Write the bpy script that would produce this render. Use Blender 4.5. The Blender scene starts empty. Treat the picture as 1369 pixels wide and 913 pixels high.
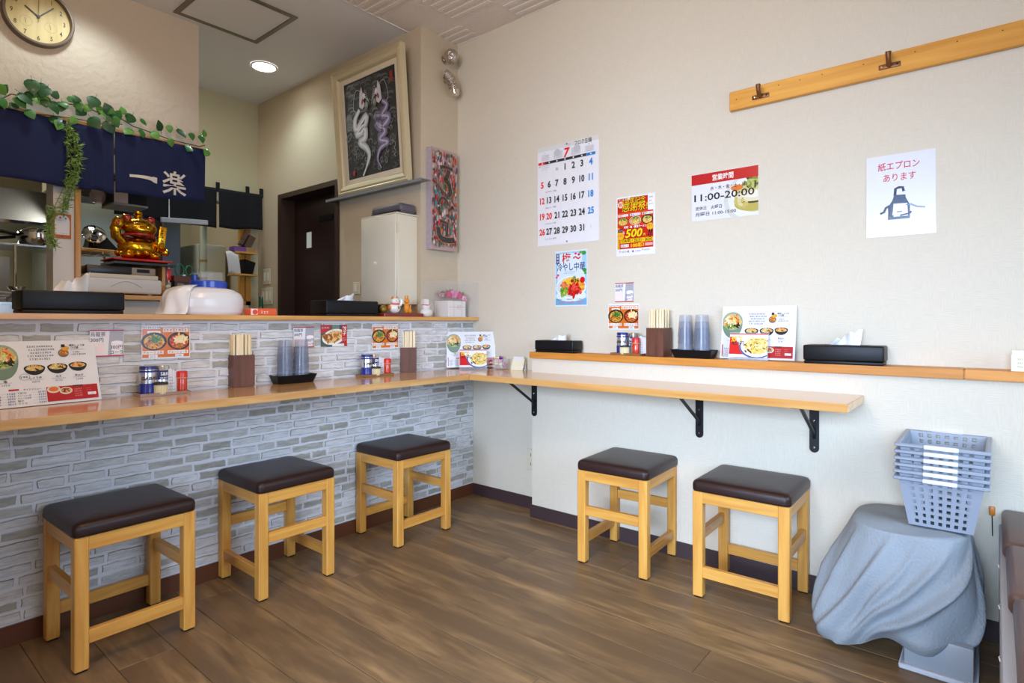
import bpy, bmesh, math, random
from mathutils import Matrix, Vector, Euler
PI = math.pi
rnd = random.Random(7)
S = bpy.context.scene
COL = S.collection

# ------------------------------------------------------------------ camera, world, light, exposure
def R_(d): return math.radians(d)
cam_d = bpy.data.cameras.new('camera'); cam = bpy.data.objects.new('camera', cam_d); COL.objects.link(cam)
cam.location = (2.415, -2.548, 1.03); cam.rotation_euler = (R_(90), 0, R_(39.65))
cam_d.sensor_width = 36; cam_d.lens = 779.0 / 1369 * 36
cam_d.shift_y = -(456.5 - 430.5) / 1369
cam_d.clip_start = 0.05
S.camera = cam

world = bpy.data.worlds.new('world'); S.world = world; world.use_nodes = True
bg = world.node_tree.nodes['Background']; bg.inputs[0].default_value = (.72, .86, 1, 1); bg.inputs[1].default_value = .35

def area(name, loc, target, sx, sy, power, col, spread=180):
    l = bpy.data.lights.new(name, 'AREA'); l.shape = 'RECTANGLE'; l.size = sx; l.size_y = sy
    l.energy = power; l.color = col; l.spread = R_(spread)
    o = bpy.data.objects.new(name, l); COL.objects.link(o); o.location = loc
    d = Vector(target) - Vector(loc); o.rotation_euler = d.to_track_quat('-Z', 'Y').to_euler()
    return o
def spot(name, loc, target, power, col, angle, blend=.6, rad=.05):
    l = bpy.data.lights.new(name, 'SPOT'); l.energy = power; l.color = col; l.spot_size = R_(angle); l.spot_blend = blend; l.shadow_soft_size = rad
    o = bpy.data.objects.new(name, l); COL.objects.link(o); o.location = loc
    d = Vector(target) - Vector(loc); o.rotation_euler = d.to_track_quat('-Z', 'Y').to_euler()
    return o
# daylight through the shop-front windows behind the camera and the window over the bench
area('window_daylight', (2.2, -4.5, 1.35), (1.0, 0, .0), 2.0, 1.3, 83, (.65, .84, 1.15), 88)
area('side_window_daylight', (3.22, -1.25, 1.25), (0, -.5, .25), 1.7, 1.0, 18, (.62, .82, 1.1), 95)
# ceiling lamps, plus an added fill under the hood
def bulb(name, loc, power, col, rad):
    l = bpy.data.lights.new(name, 'POINT'); l.energy = power; l.color = col; l.shadow_soft_size = rad
    o = bpy.data.objects.new(name, l); COL.objects.link(o); o.location = loc
bulb('ceiling_lamp', (1.35, -2.0, 2.40), 44, (1, .67, .36), .16)
area('kitchen_lamp', (-2.2, -1.3, 2.62), (-2.2, -1.3, 0), .9, .25, 22, (1, .96, .86))
area('hood_fill', (-2.42, -1.95, 1.60), (-2.45, -1.95, 0), .25, .25, 5, (1, .9, .75))  # added fill light, brightens the dark splash back behind the shelf
spot('clock_downlight', (-.78, -1.72, 2.70), (-1.0, -1.72, 1.2), 15, (.9, 1, .97), 120)

S.view_settings.view_transform = 'Standard'; S.view_settings.look = 'None'
S.view_settings.gamma = 1; S.view_settings.use_curve_mapping = False
S.view_settings.exposure = -0.36
S.cycles.use_denoising = True
S.cycles.max_bounces = 8; S.cycles.diffuse_bounces = 4; S.cycles.glossy_bounces = 4; S.cycles.transparent_max_bounces = 16
S.cycles.sample_clamp_indirect = 6

# ------------------------------------------------------------------ materials
def lin(h):
    if isinstance(h, str):
        h = h.lstrip('#'); c = [int(h[i:i+2], 16) / 255 for i in (0, 2, 4)]
    else: c = list(h[:3])
    return tuple(x / 12.92 if x <= .04045 else ((x + .055) / 1.055) ** 2.4 for x in c)
MATS = {}
def mat(name, col, rough=.5, metal=0, coat=0, alpha=1, spec=.5, emit=None, es=0, bump=None, var=0):
    """plain procedural material; bump=(scale,strength), var = tonal noise"""
    if name in MATS: return MATS[name]
    m = bpy.data.materials.new(name); m.use_nodes = True; nt = m.node_tree; b = nt.nodes['Principled BSDF']
    c = (*lin(col), 1)
    b.inputs['Base Color'].default_value = c; b.inputs['Roughness'].default_value = rough
    b.inputs['Metallic'].default_value = metal; b.inputs['Coat Weight'].default_value = coat
    b.inputs['Coat Roughness'].default_value = .08
    b.inputs['Alpha'].default_value = alpha; b.inputs['Specular IOR Level'].default_value = spec
    if emit: b.inputs['Emission Color'].default_value = (*lin(emit), 1); b.inputs['Emission Strength'].default_value = es
    if bump or var:
        tc = nt.nodes.new('ShaderNodeTexCoord'); n = nt.nodes.new('ShaderNodeTexNoise')
        n.inputs['Scale'].default_value = bump[0] if bump else 8; n.inputs['Detail'].default_value = 4
        nt.links.new(tc.outputs['Object'], n.inputs['Vector'])
        if bump:
            bp = nt.nodes.new('ShaderNodeBump'); bp.inputs['Strength'].default_value = bump[1]; bp.inputs['Distance'].default_value = .01
            nt.links.new(n.outputs['Fac'], bp.inputs['Height']); nt.links.new(bp.outputs['Normal'], b.inputs['Normal'])
        if var:
            mx = nt.nodes.new('ShaderNodeMix'); mx.data_type = 'RGBA'
            mx.inputs['A'].default_value = tuple(max(0, x * (1 - var)) for x in c[:3]) + (1,)
            mx.inputs['B'].default_value = tuple(min(1, x * (1 + var)) for x in c[:3]) + (1,)
            nt.links.new(n.outputs['Fac'], mx.inputs['Factor']); nt.links.new(mx.outputs['Result'], b.inputs['Base Color'])
    MATS[name] = m; return m

def wood(name, c1, c2, axis='X', grain=45, stretch=14, rough=.4, coat=0, bump=.05, rand=.25, c3=None):
    if name in MATS: return MATS[name]
    m = bpy.data.materials.new(name); m.use_nodes = True; nt = m.node_tree; b = nt.nodes['Principled BSDF']; L = nt.links.new
    tc = nt.nodes.new('ShaderNodeTexCoord'); mp = nt.nodes.new('ShaderNodeMapping'); oi = nt.nodes.new('ShaderNodeObjectInfo')
    sc = [grain, grain, grain]; sc['XYZ'.index(axis)] = grain / stretch
    mp.inputs['Scale'].default_value = sc
    ofs = nt.nodes.new('ShaderNodeVectorMath'); ofs.operation = 'SCALE'; ofs.inputs[0].default_value = (37, 53, 71)
    L(oi.outputs['Random'], ofs.inputs['Scale']); add = nt.nodes.new('ShaderNodeVectorMath'); add.operation = 'ADD'
    L(tc.outputs['Object'], mp.inputs['Vector']); L(mp.outputs['Vector'], add.inputs[0]); L(ofs.outputs['Vector'], add.inputs[1])
    n = nt.nodes.new('ShaderNodeTexNoise'); n.inputs['Scale'].default_value = 1; n.inputs['Detail'].default_value = 6; n.inputs['Distortion'].default_value = .6
    L(add.outputs['Vector'], n.inputs['Vector'])
    r = nt.nodes.new('ShaderNodeValToRGB'); r.color_ramp.elements[0].position = .32; r.color_ramp.elements[1].position = .68
    r.color_ramp.elements[0].color = (*lin(c1), 1); r.color_ramp.elements[1].color = (*lin(c2), 1)
    L(n.outputs['Fac'], r.inputs['Fac'])
    hs = nt.nodes.new('ShaderNodeHueSaturation'); mr = nt.nodes.new('ShaderNodeMapRange')
    mr.inputs['To Min'].default_value = 1 - rand; mr.inputs['To Max'].default_value = 1 + rand
    L(oi.outputs['Random'], mr.inputs['Value']); L(mr.outputs['Result'], hs.inputs['Value']); L(r.outputs['Color'], hs.inputs['Color'])
    out = hs.outputs['Color']
    if c3:
        n2 = nt.nodes.new('ShaderNodeTexNoise'); n2.inputs['Scale'].default_value = .22; n2.inputs['Detail'].default_value = 5; n2.inputs['Roughness'].default_value = .65
        L(add.outputs['Vector'], n2.inputs['Vector'])
        r2 = nt.nodes.new('ShaderNodeValToRGB'); r2.color_ramp.elements[0].position = .42; r2.color_ramp.elements[1].position = .62
        L(n2.outputs['Fac'], r2.inputs['Fac'])
        mx = nt.nodes.new('ShaderNodeMix'); mx.data_type = 'RGBA'; L(r2.outputs['Color'], mx.inputs['Factor'])
        mx.inputs['A'].default_value = (*lin(c3), 1); L(out, mx.inputs['B']); out = mx.outputs['Result']
    L(out, b.inputs['Base Color'])
    b.inputs['Roughness'].default_value = rough; b.inputs['Coat Weight'].default_value = coat; b.inputs['Coat Roughness'].default_value = .1
    bp = nt.nodes.new('ShaderNodeBump'); bp.inputs['Strength'].default_value = bump; bp.inputs['Distance'].default_value = .003
    L(n.outputs['Fac'], bp.inputs['Height']); L(bp.outputs['Normal'], b.inputs['Normal'])
    MATS[name] = m; return m

def wallpaper(name, col, bscale=1):
    """woven-look embossed wallpaper"""
    if name in MATS: return MATS[name]
    m = bpy.data.materials.new(name); m.use_nodes = True; nt = m.node_tree; b = nt.nodes['Principled BSDF']; L = nt.links.new
    tc = nt.nodes.new('ShaderNodeTexCoord')
    hs = []
    for sc in ((28, 28, 330), (330, 330, 28)):
        mp = nt.nodes.new('ShaderNodeMapping'); mp.inputs['Scale'].default_value = [s * bscale for s in sc]
        n = nt.nodes.new('ShaderNodeTexNoise'); n.inputs['Scale'].default_value = 1; n.inputs['Detail'].default_value = 2
        L(tc.outputs['Object'], mp.inputs['Vector']); L(mp.outputs['Vector'], n.inputs['Vector']); hs.append(n.outputs['Fac'])
    w = nt.nodes.new('ShaderNodeTexNoise'); w.inputs['Scale'].default_value = 14; L(tc.outputs['Object'], w.inputs['Vector'])
    r = nt.nodes.new('ShaderNodeValToRGB'); r.color_ramp.elements[0].position = .45; r.color_ramp.elements[1].position = .55; L(w.outputs['Fac'], r.inputs['Fac'])
    mx = nt.nodes.new('ShaderNodeMix'); L(r.outputs['Color'], mx.inputs['Factor']); L(hs[0], mx.inputs['A']); L(hs[1], mx.inputs['B'])
    bp = nt.nodes.new('ShaderNodeBump'); bp.inputs['Strength'].default_value = .35; bp.inputs['Distance'].default_value = .003
    L(mx.outputs['Result'], bp.inputs['Height']); L(bp.outputs['Normal'], b.inputs['Normal'])
    c = lin(col); cm = nt.nodes.new('ShaderNodeMix'); cm.data_type = 'RGBA'
    cm.inputs['A'].default_value = tuple(x * .9 for x in c) + (1,); cm.inputs['B'].default_value = tuple(min(1, x * 1.08) for x in c) + (1,)
    L(mx.outputs['Result'], cm.inputs['Factor']); L(cm.outputs['Result'], b.inputs['Base Color'])
    b.inputs['Roughness'].default_value = .8; b.inputs['Specular IOR Level'].default_value = .2
    MATS[name] = m; return m

def printmat(name, rough=.35, coat=0.0):
    if name in MATS: return MATS[name]
    m = bpy.data.materials.new(name); m.use_nodes = True; nt = m.node_tree; b = nt.nodes['Principled BSDF']
    a = nt.nodes.new('ShaderNodeVertexColor'); a.layer_name = 'ink'
    nt.links.new(a.outputs['Color'], b.inputs['Base Color']); b.inputs['Roughness'].default_value = rough; b.inputs['Coat Weight'].default_value = coat
    b.inputs['Coat Roughness'].default_value = .1
    MATS[name] = m; return m

def brickmat():
    m = bpy.data.materials.new('white_brick'); m.use_nodes = True; nt = m.node_tree; b = nt.nodes['Principled BSDF']; L = nt.links.new
    tc = nt.nodes.new('ShaderNodeTexCoord'); oi = nt.nodes.new('ShaderNodeObjectInfo')
    geo = nt.nodes.new('ShaderNodeNewGeometry')
    r = nt.nodes.new('ShaderNodeValToRGB'); r.color_ramp.interpolation = 'LINEAR'
    e = r.color_ramp.elements; e[0].position = 0; e[0].color = (*lin('#a8a59b'), 1); e[1].position = 1; e[1].color = (*lin('#e6e6e8'), 1)
    x = e.new(.3); x.color = (*lin('#bfbdb5'), 1); x = e.new(.5); x.color = (*lin('#d8d7d5'), 1)
    wn = nt.nodes.new('ShaderNodeTexNoise'); wn.inputs['Scale'].default_value = 1; wn.inputs['Detail'].default_value = 6; wn.inputs['Roughness'].default_value = .7
    mp = nt.nodes.new('ShaderNodeMapping'); mp.inputs['Scale'].default_value = (40, 18, 90); L(geo.outputs['Position'], mp.inputs['Vector']); L(mp.outputs['Vector'], wn.inputs['Vector'])
    ad = nt.nodes.new('ShaderNodeMath'); ad.operation = 'ADD'; fr = nt.nodes.new('ShaderNodeMath'); fr.operation = 'FRACT'
    L(oi.outputs['Random'], ad.inputs[0]); L(geo.outputs['Random Per Island'], ad.inputs[1]); L(ad.outputs[0], fr.inputs[0]); L(fr.outputs[0], r.inputs['Fac'])
    r2 = nt.nodes.new('ShaderNodeValToRGB'); r2.color_ramp.elements[0].position = .35; r2.color_ramp.elements[0].color = (.70, .71, .71, 1); r2.color_ramp.elements[1].position = .6; r2.color_ramp.elements[1].color = (1, 1, 1, 1)
    L(wn.outputs['Fac'], r2.inputs['Fac'])
    mx = nt.nodes.new('ShaderNodeMix'); mx.data_type = 'RGBA'; mx.blend_type = 'MULTIPLY'; mx.inputs['Factor'].default_value = 1
    L(r.outputs['Color'], mx.inputs['A']); L(r2.outputs['Color'], mx.inputs['B']); L(mx.outputs['Result'], b.inputs['Base Color'])
    bp = nt.nodes.new('ShaderNodeBump'); bp.inputs['Strength'].default_value = .5; bp.inputs['Distance'].default_value = .004
    L(wn.outputs['Fac'], bp.inputs['Height']); L(bp.outputs['Normal'], b.inputs['Normal']); b.inputs['Roughness'].default_value = .75
    MATS['white_brick'] = m; return m

# ------------------------------------------------------------------ mesh builder
class MB:
    def __init__(s): s.v = []; s.f = []; s.M = None
    def _add(s, vs, fs, M=None):
        n = len(s.v)
        for p in vs:
            p = Vector(p)
            if M is not None: p = M @ p
            if s.M is not None: p = s.M @ p
            s.v.append(tuple(p))
        s.f += [tuple(i + n for i in f) for f in fs]; return s
    def box(s, x0, x1, y0, y1, z0, z1, M=None):
        vs = [(x, y, z) for z in (z0, z1) for y in (y0, y1) for x in (x0, x1)]
        return s._add(vs, [(0, 2, 3, 1), (4, 5, 7, 6), (0, 1, 5, 4), (2, 6, 7, 3), (0, 4, 6, 2), (1, 3, 7, 5)], M)
    def rbox(s, x0, x1, y0, y1, z0, z1, r=.005, seg=2, M=None):
        bm = bmesh.new(); bmesh.ops.create_cube(bm, size=1)
        for v in bm.verts: v.co = ((x0 + x1) / 2 + v.co.x * (x1 - x0), (y0 + y1) / 2 + v.co.y * (y1 - y0), (z0 + z1) / 2 + v.co.z * (z1 - z0))
        bmesh.ops.bevel(bm, geom=bm.edges[:], offset=r, segments=seg, affect='EDGES', profile=.5)
        return s.bm(bm, M)
    def bm(s, bm, M=None):
        bm.verts.index_update(); vs = [v.co.copy() for v in bm.verts]; fs = [tuple(v.index for v in f.verts) for f in bm.faces]; bm.free()
        return s._add(vs, fs, M)
    def lathe(s, prof, n=24, M=None, cap=True):
        vs = []; fs = []; k = len(prof)
        for i in range(n):
            a = 2 * PI * i / n
            for r, z in prof: vs.append((r * math.cos(a), r * math.sin(a), z))
        for i in range(n):
            j = (i + 1) % n
            for q in range(k - 1): fs.append((i * k + q, j * k + q, j * k + q + 1, i * k + q + 1))
        if cap:
            if prof[0][0] > 1e-5: fs.append(tuple(i * k for i in range(n))[::-1])
            if prof[-1][0] > 1e-5: fs.append(tuple(i * k + k - 1 for i in range(n)))
        return s._add(vs, fs, M)
    def tube(s, pts, r, n=8, cap=True):
        pts = [Vector(p) for p in pts]; rs = r if isinstance(r, (list, tuple)) else [r] * len(pts)
        vs = []; fs = []; N = None
        for i, p in enumerate(pts):
            t = (pts[min(i + 1, len(pts) - 1)] - pts[max(i - 1, 0)]).normalized()
            if N is None:
                N = t.orthogonal().normalized()
            N = (N - t * N.dot(t)).normalized(); B = t.cross(N)
            for k in range(n):
                a = 2 * PI * k / n; vs.append(p + (N * math.cos(a) + B * math.sin(a)) * rs[i])
        for i in range(len(pts) - 1):
            for k in range(n):
                l = (k + 1) % n; fs.append((i * n + k, i * n + l, (i + 1) * n + l, (i + 1) * n + k))
        if cap: fs.append(tuple(range(n))[::-1]); fs.append(tuple((len(pts) - 1) * n + k for k in range(n)))
        return s._add(vs, fs)
    def prism(s, poly, z0, z1, M=None):
        n = len(poly); vs = [(x, y, z0) for x, y in poly] + [(x, y, z1) for x, y in poly]
        fs = [tuple(range(n))[::-1], tuple(range(n, 2 * n))] + [(i, (i + 1) % n, n + (i + 1) % n, n + i) for i in range(n)]
        return s._add(vs, fs, M)
    def ell(s, c, rx, ry, rz, nu=16, nv=10, M=None):
        prof = [(math.sin(PI * j / nv), -math.cos(PI * j / nv)) for j in range(nv + 1)]
        T = Matrix.Translation(c) @ Matrix.Diagonal((rx, ry, rz, 1))
        return s.lathe(prof, nu, (M @ T) if M is not None else T, cap=False)
    def grid(s, fn, nu, nv, M=None, wrap=False):
        vs = [fn(i / (nu if wrap else nu - 1), j / (nv - 1)) for i in range(nu) for j in range(nv)]
        fs = []
        for i in range(nu if wrap else nu - 1):
            k = (i + 1) % nu
            for j in range(nv - 1): fs.append((i * nv + j, k * nv + j, k * nv + j + 1, i * nv + j + 1))
        return s._add(vs, fs, M)
    def mesh(s, name, m, smooth=False, solid=0):
        me = bpy.data.meshes.new(name); me.from_pydata(s.v, [], s.f)
        bm = bmesh.new(); bm.from_mesh(me); bmesh.ops.remove_doubles(bm, verts=bm.verts, dist=1e-6)
        bmesh.ops.recalc_face_normals(bm, faces=bm.faces)
        if solid: bmesh.ops.solidify(bm, geom=bm.faces[:], thickness=solid)
        bm.to_mesh(me); bm.free()
        me.materials.append(m)
        if smooth:
            me.shade_smooth()
            if smooth != 'all': me.set_sharp_from_angle(angle=R_(38 if smooth is True else smooth))
        return me
    def build(s, name, m, parent=None, smooth=False, solid=0, label=None, loc=None):
        o = bpy.data.objects.new(name, s.mesh(name, m, smooth, solid)); COL.objects.link(o)
        if parent is not None: o.parent = parent
        if loc: o.location = loc
        if label: o['label'] = label
        return o

def thing(name, label, cat, loc=(0, 0, 0), rot=(0, 0, 0), group=None):
    o = bpy.data.objects.new(name, None); COL.objects.link(o); o.empty_display_size = .05
    o.location = loc; o.rotation_euler = rot if isinstance(rot, (tuple, list)) else (0, 0, rot)
    o['label'] = label; o['category'] = cat
    if group: o['group'] = group
    return o
def tag(o, label, cat, group=None):
    o['label'] = label; o['category'] = cat
    if group: o['group'] = group
    return o
def struct(o): o['kind'] = 'structure'; return o
def dup(root, loc, rot=None, label=None, group=None):
    r = root.copy(); COL.objects.link(r); r.location = loc
    if rot is not None: r.rotation_euler = rot if isinstance(rot, (tuple, list)) else (0, 0, rot)
    if label: r['label'] = label
    if group: r['group'] = group
    for ch in root.children:
        c = ch.copy(); COL.objects.link(c); c.parent = r
        for g in ch.children:
            d = g.copy(); COL.objects.link(d); d.parent = c
    return r

# ------------------------------------------------------------------ flat print (posters, menus, labels)
GL = {}
def glyphs(s, bold=0.0, shear=0.0):
    k = (s, bold, shear)
    if k in GL: return GL[k]
    cu = bpy.data.curves.new('t', 'FONT'); cu.body = s; cu.size = 1; cu.resolution_u = 2; cu.offset = bold; cu.shear = shear
    ob = bpy.data.objects.new('t', cu); COL.objects.link(ob)
    bpy.context.view_layer.update()
    me = bpy.data.meshes.new_from_object(ob.evaluated_get(bpy.context.evaluated_depsgraph_get()))
    vs = [tuple(v.co) for v in me.vertices]; fs = [tuple(p.vertices) for p in me.polygons]
    bpy.data.objects.remove(ob); bpy.data.curves.remove(cu); bpy.data.meshes.remove(me)
    xs = [v[0] for v in vs] or [0]; ys = [v[1] for v in vs] or [0]
    GL[k] = (vs, fs, min(xs), max(xs), min(ys), max(ys)); return GL[k]
class P:
    """ink layers; x right, y up, z out of the sheet"""
    def __init__(s, z=.0006): s.v = []; s.f = []; s.c = []; s.z = z; s.tv = []; s.tf = []; s.tc = []
    def _p(s, pts, col, dz=2e-5):
        n = len(s.v); s.z += dz; s.v += [(x, y, s.z) for x, y in pts]; s.f.append(tuple(range(n, n + len(pts)))); s.c.append(lin(col)); return s
    def rect(s, x0, y0, x1, y1, col): return s._p([(x0, y0), (x1, y0), (x1, y1), (x0, y1)], col)
    def poly(s, pts, col): return s._p(pts, col)
    def ell(s, cx, cy, rx, ry, col, n=20, a0=0, a1=2 * PI, rot=0):
        full = abs(a1 - a0 - 2 * PI) < 1e-4; m = n if full else n + 1; c, q = math.cos(rot), math.sin(rot)
        pts = []
        for i in range(m):
            a = a0 + (a1 - a0) * i / n; x, y = rx * math.cos(a), ry * math.sin(a); pts.append((cx + x * c - y * q, cy + x * q + y * c))
        return s._p(pts, col)
    def ring(s, cx, cy, rx, ry, w, col, n=24):
        s.z += 2e-5
        for i in range(n):
            a, b = 2 * PI * i / n, 2 * PI * (i + 1) / n; k = len(s.v)
            s.v += [(cx + rx * math.cos(a), cy + ry * math.sin(a), s.z), (cx + rx * math.cos(b), cy + ry * math.sin(b), s.z), (cx + (rx - w) * math.cos(b), cy + (ry - w) * math.sin(b), s.z), (cx + (rx - w) * math.cos(a), cy + (ry - w) * math.sin(a), s.z)]
            s.f.append((k, k + 1, k + 2, k + 3)); s.c.append(lin(col))
        return s
    def line(s, pts, w, col):
        s.z += 2e-5; ws = w if isinstance(w, (list, tuple)) else [w] * len(pts); L = []
        for i, p in enumerate(pts):
            a = Vector(pts[max(i - 1, 0)]); b = Vector(pts[min(i + 1, len(pts) - 1)]); d = (b - a); d = d.normalized() if d.length > 0 else Vector((1, 0)); nn = Vector((-d.y, d.x)) * ws[i] / 2
            L.append((Vector(p) + nn, Vector(p) - nn))
        for i in range(len(pts) - 1):
            k = len(s.v); s.v += [(q.x, q.y, s.z) for q in (L[i][0], L[i][1], L[i + 1][1], L[i + 1][0])]; s.f.append((k, k + 1, k + 2, k + 3)); s.c.append(lin(col))
        return s
    def bars(s, x, y, w, h, col, r=None, n=None):
        r = r or rnd; s.z += 1e-5; cx = x
        while cx < x + w - h * .4:
            cw = h * r.uniform(.45, .95); k = len(s.v); y0 = y + h * r.uniform(0, .15); y1 = y + h * r.uniform(.8, 1)
            for (a, b, c, d) in ((cx, cx + cw, y1 - h * .22, y1), (cx, cx + cw, y0, y0 + h * .22), (cx + cw * .35, cx + cw * .6, y0, y1)):
                k = len(s.v); s.v += [(a, c, s.z), (b, c, s.z), (b, d, s.z), (a, d, s.z)]; s.f.append((k, k + 1, k + 2, k + 3)); s.c.append(lin(col))
            cx += h * 1.05
        return s
    def blobs(s, cx, cy, rx, ry, cols, n, size, r):
        s.z += 2e-5
        for i in range(n):
            a = r.uniform(0, 2 * PI); q = math.sqrt(r.random()); x, y = cx + rx * q * math.cos(a), cy + ry * q * math.sin(a)
            ln = size * r.uniform(.6, 1.7); w = size * r.uniform(.25, .6); t = r.uniform(0, PI)
            c, d = math.cos(t), math.sin(t); k = len(s.v); s.z += 1e-6
            s.v += [(x + (u * c - v * d), y + (u * d + v * c), s.z) for u, v in ((-ln / 2, 0), (-ln / 5, -w / 2), (ln / 3, -w / 2), (ln / 2, 0), (ln / 5, w / 2), (-ln / 3, w / 2))]
            s.f.append(tuple(range(k, k + 6))); s.c.append(lin(r.choice(cols)))
        return s
    def text(s, t, x, y, size, col, al='C', bold=0.0, sx=1.0, shear=0.0, rot=0, fit=None):
        vs, fs, x0, x1, y0, y1 = glyphs(t, bold, shear)
        kx = size * sx
        if fit and (x1 - x0) * kx > 0: kx = fit / (x1 - x0)
        ox = {'C': (x0 + x1) / 2, 'L': x0, 'R': x1}[al]; oy = (y0 + y1) / 2
        n = len(s.tv); z = s.z + 1e-4; c, d = math.cos(rot), math.sin(rot)
        for v in vs:
            a, b = (v[0] - ox) * kx, (v[1] - oy) * size; s.tv.append((x + a * c - b * d, y + a * d + b * c, z))
        s.tf += [tuple(i + n for i in f) for f in fs]; s.tc += [lin(col)] * len(fs); return s
    def vtext(s, t, x, y, size, col, step=1.1, **k):
        for i, ch in enumerate(t): s.text(ch, x, y - i * size * step, size, col, **k)
        return s
    def cut(s, x0, y0, x1, y1):      # trim the ink to the sheet
        V, F, Cc = [], [], []
        for f, c in zip(s.f, s.c):
            pts = [s.v[i] for i in f]
            for ax, lim, sg in ((0, x0, 1), (0, x1, -1), (1, y0, 1), (1, y1, -1)):
                out = []
                for i, b in enumerate(pts):
                    a = pts[i - 1]; da, db = (a[ax] - lim) * sg, (b[ax] - lim) * sg
                    if (da < 0) != (db < 0): t = da / (da - db); out.append(tuple(a[k] + (b[k] - a[k]) * t for k in range(3)))
                    if db >= 0: out.append(b)
                pts = out
                if len(pts) < 3: break
            if len(pts) >= 3: F.append(tuple(range(len(V), len(V) + len(pts)))); V += pts; Cc.append(c)
        s.v, s.f, s.c = V, F, Cc
    def build(s, parent, m, name='printed_picture', tname='lettering', xf=None, clip=None):
        if clip: s.cut(*clip)
        for nm, V, F, Cc in ((name, s.v, s.f, s.c), (tname, s.tv, s.tf, s.tc)):
            if not F: continue
            if xf: V = [xf(*p) for p in V]
            me = bpy.data.meshes.new(nm); me.from_pydata(V, [], F)
            at = me.color_attributes.new('ink', 'FLOAT_COLOR', 'CORNER'); dat = []
            for p in me.polygons: dat += [*Cc[p.index], 1] * p.loop_total
            at.data.foreach_set('color', dat)
            me.materials.append(m); o = bpy.data.objects.new(nm, me); COL.objects.link(o); o.parent = parent
# ------------------------------------------------------------------ shared materials
M_wall = wallpaper('beige_wallpaper', '#dbd3c1'); M_wall_shade = wallpaper('beige_wallpaper_shaded', '#c9bba3')  # second is the same wallpaper, darkened: the pillar's shade put into colour
M_clockwall = mat('rough_beige_wallpaper', '#cfc4b6', .75, bump=(38, .5))
M_hall = mat('pale_wall_paint', '#c2bd9f', .7, bump=(60, .15)); M_white = mat('white_paint', '#e6e4e2', .6)
M_ceil = mat('smooth_ceiling_white', '#ececee', .7); M_mortar = mat('white_mortar', '#dcdcdf', .8, bump=(120, .2))
M_brick = brickmat()
M_floor = wood('brown_floor_plank', '#6a5236', '#a5855c', 'X', 26, 6, .45, bump=.1, rand=.09, c3='#6e573e')
M_counter = wood('honey_counter_wood', '#c08c50', '#dcb072', 'Y', 34, 9, .2, .5, .02, .03)
M_counterX = wood('honey_counter_wood_x', '#c88c48', '#deac68', 'X', 30, 16, .2, .6, .02, .05)
M_shelf = wood('orange_shelf_wood', '#b8731f', '#d8923a', 'X', 34, 14, .5, 0, .04, .05)
M_shelfY = wood('orange_shelf_wood_y', '#c08a42', '#dcaa60', 'Y', 34, 14, .35, .1, .04, .05)
M_rail = wood('amber_rail_wood', '#cb8a2c', '#e2a646', 'X', 32, 16, .4, .1, .05, .03)
M_legx = wood('stool_wood_x', '#c8893a', '#e0a850', 'X', 40, 12, .38, .15, .04, .07)
M_legy = wood('stool_wood_y', '#c8893a', '#e0a850', 'Y', 40, 12, .38, .15, .04, .07)
M_legz = wood('stool_wood_z', '#cb8c3c', '#e2ab53', 'Z', 40, 12, .38, .15, .04, .07)
M_leather = mat('dark_brown_leather', '#2e1c1a', .36, spec=.35, bump=(420, .12))
M_black = mat('black_plastic', '#0e0e11', .42, spec=.25); M_bmet = mat('black_metal', '#17181c', .4, .3)
M_steel = mat('brushed_steel', '#b9bab8', .32, 1, bump=(90, .05)); M_chrome = mat('chrome', '#e2e2e4', .08, 1)
M_dsteel = mat('dull_steel', '#8c867c', .42, 1)
M_darkw = mat('dark_brown_door', '#2a1814', .35, var=.1); M_dframe = mat('brown_door_frame', '#3a261b', .45)
M_base = mat('plum_brown_baseboard', '#3f2f31', .5); M_baseL = mat('orange_brown_baseboard', '#5c3218', .5, var=.15)
M_print = printmat('printed_paper', .4); M_gloss = printmat('glossy_laminated_print', .22, .6)
M_paper = mat('white_paper', '#e9e9ec', .5); M_lam = mat('laminated_white_sheet', '#e4e6ea', .2, coat=.6)
M_clear = mat('clear_acrylic', '#e9edf2', .05, alpha=.16); M_tint = mat('smoky_clear_plastic', '#8f99b0', .12, alpha=.17)
M_tissue = mat('white_tissue', '#f0f1f5', .8); M_alu = mat('aluminium_frame', '#8b8477', .38, .9)
M_cream = mat('cream_enamel', '#ded8c3', .25, coat=.3)

# ------------------------------------------------------------------ setting
ZC = 2.735; XR = 3.3; YB = -4.6
fl = struct(MB().box(-3.3, XR, YB, 0, -.12, -.004).build('floor', mat('floor_base', '#2e241a', .8)))
W = .153; r = random.Random(3); pm = {}
y = .025
row = 0
while y > YB:
    x = -.0 - r.uniform(0, 1.7)
    y1, y0 = min(y, 0), max(y - W, YB)
    while x < XR:
        x1 = x + 1.84; a, b = max(x, 0), min(x1, XR)
        if b - a > .05:
            k = (round(b - a, 3), round(y1 - y0, 3))
            if k not in pm:
                bmx = bmesh.new(); bmesh.ops.create_cube(bmx, size=1)
                for v in bmx.verts: v.co = (v.co.x * (k[0] - .0012), v.co.y * (k[1] - .0014), v.co.z * .006 - .003)
                bmesh.ops.bevel(bmx, geom=[e for e in bmx.edges if all(v.co.z > -.001 for v in e.verts)], offset=.0012, segments=1, affect='EDGES')
                pm[k] = MB().bm(bmx).mesh('floor_plank', M_floor)
            o = bpy.data.objects.new('floor_plank', pm[k]); COL.objects.link(o); o.parent = fl
            o.location = ((a + b) / 2, (y0 + y1) / 2, 0)
        x = x1
    y -= W; row += 1
struct(MB().box(-3.3, -.131, YB, -.301, -.004, .0).build('floor', mat('grey_kitchen_floor', '#77746e', .6)))

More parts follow.
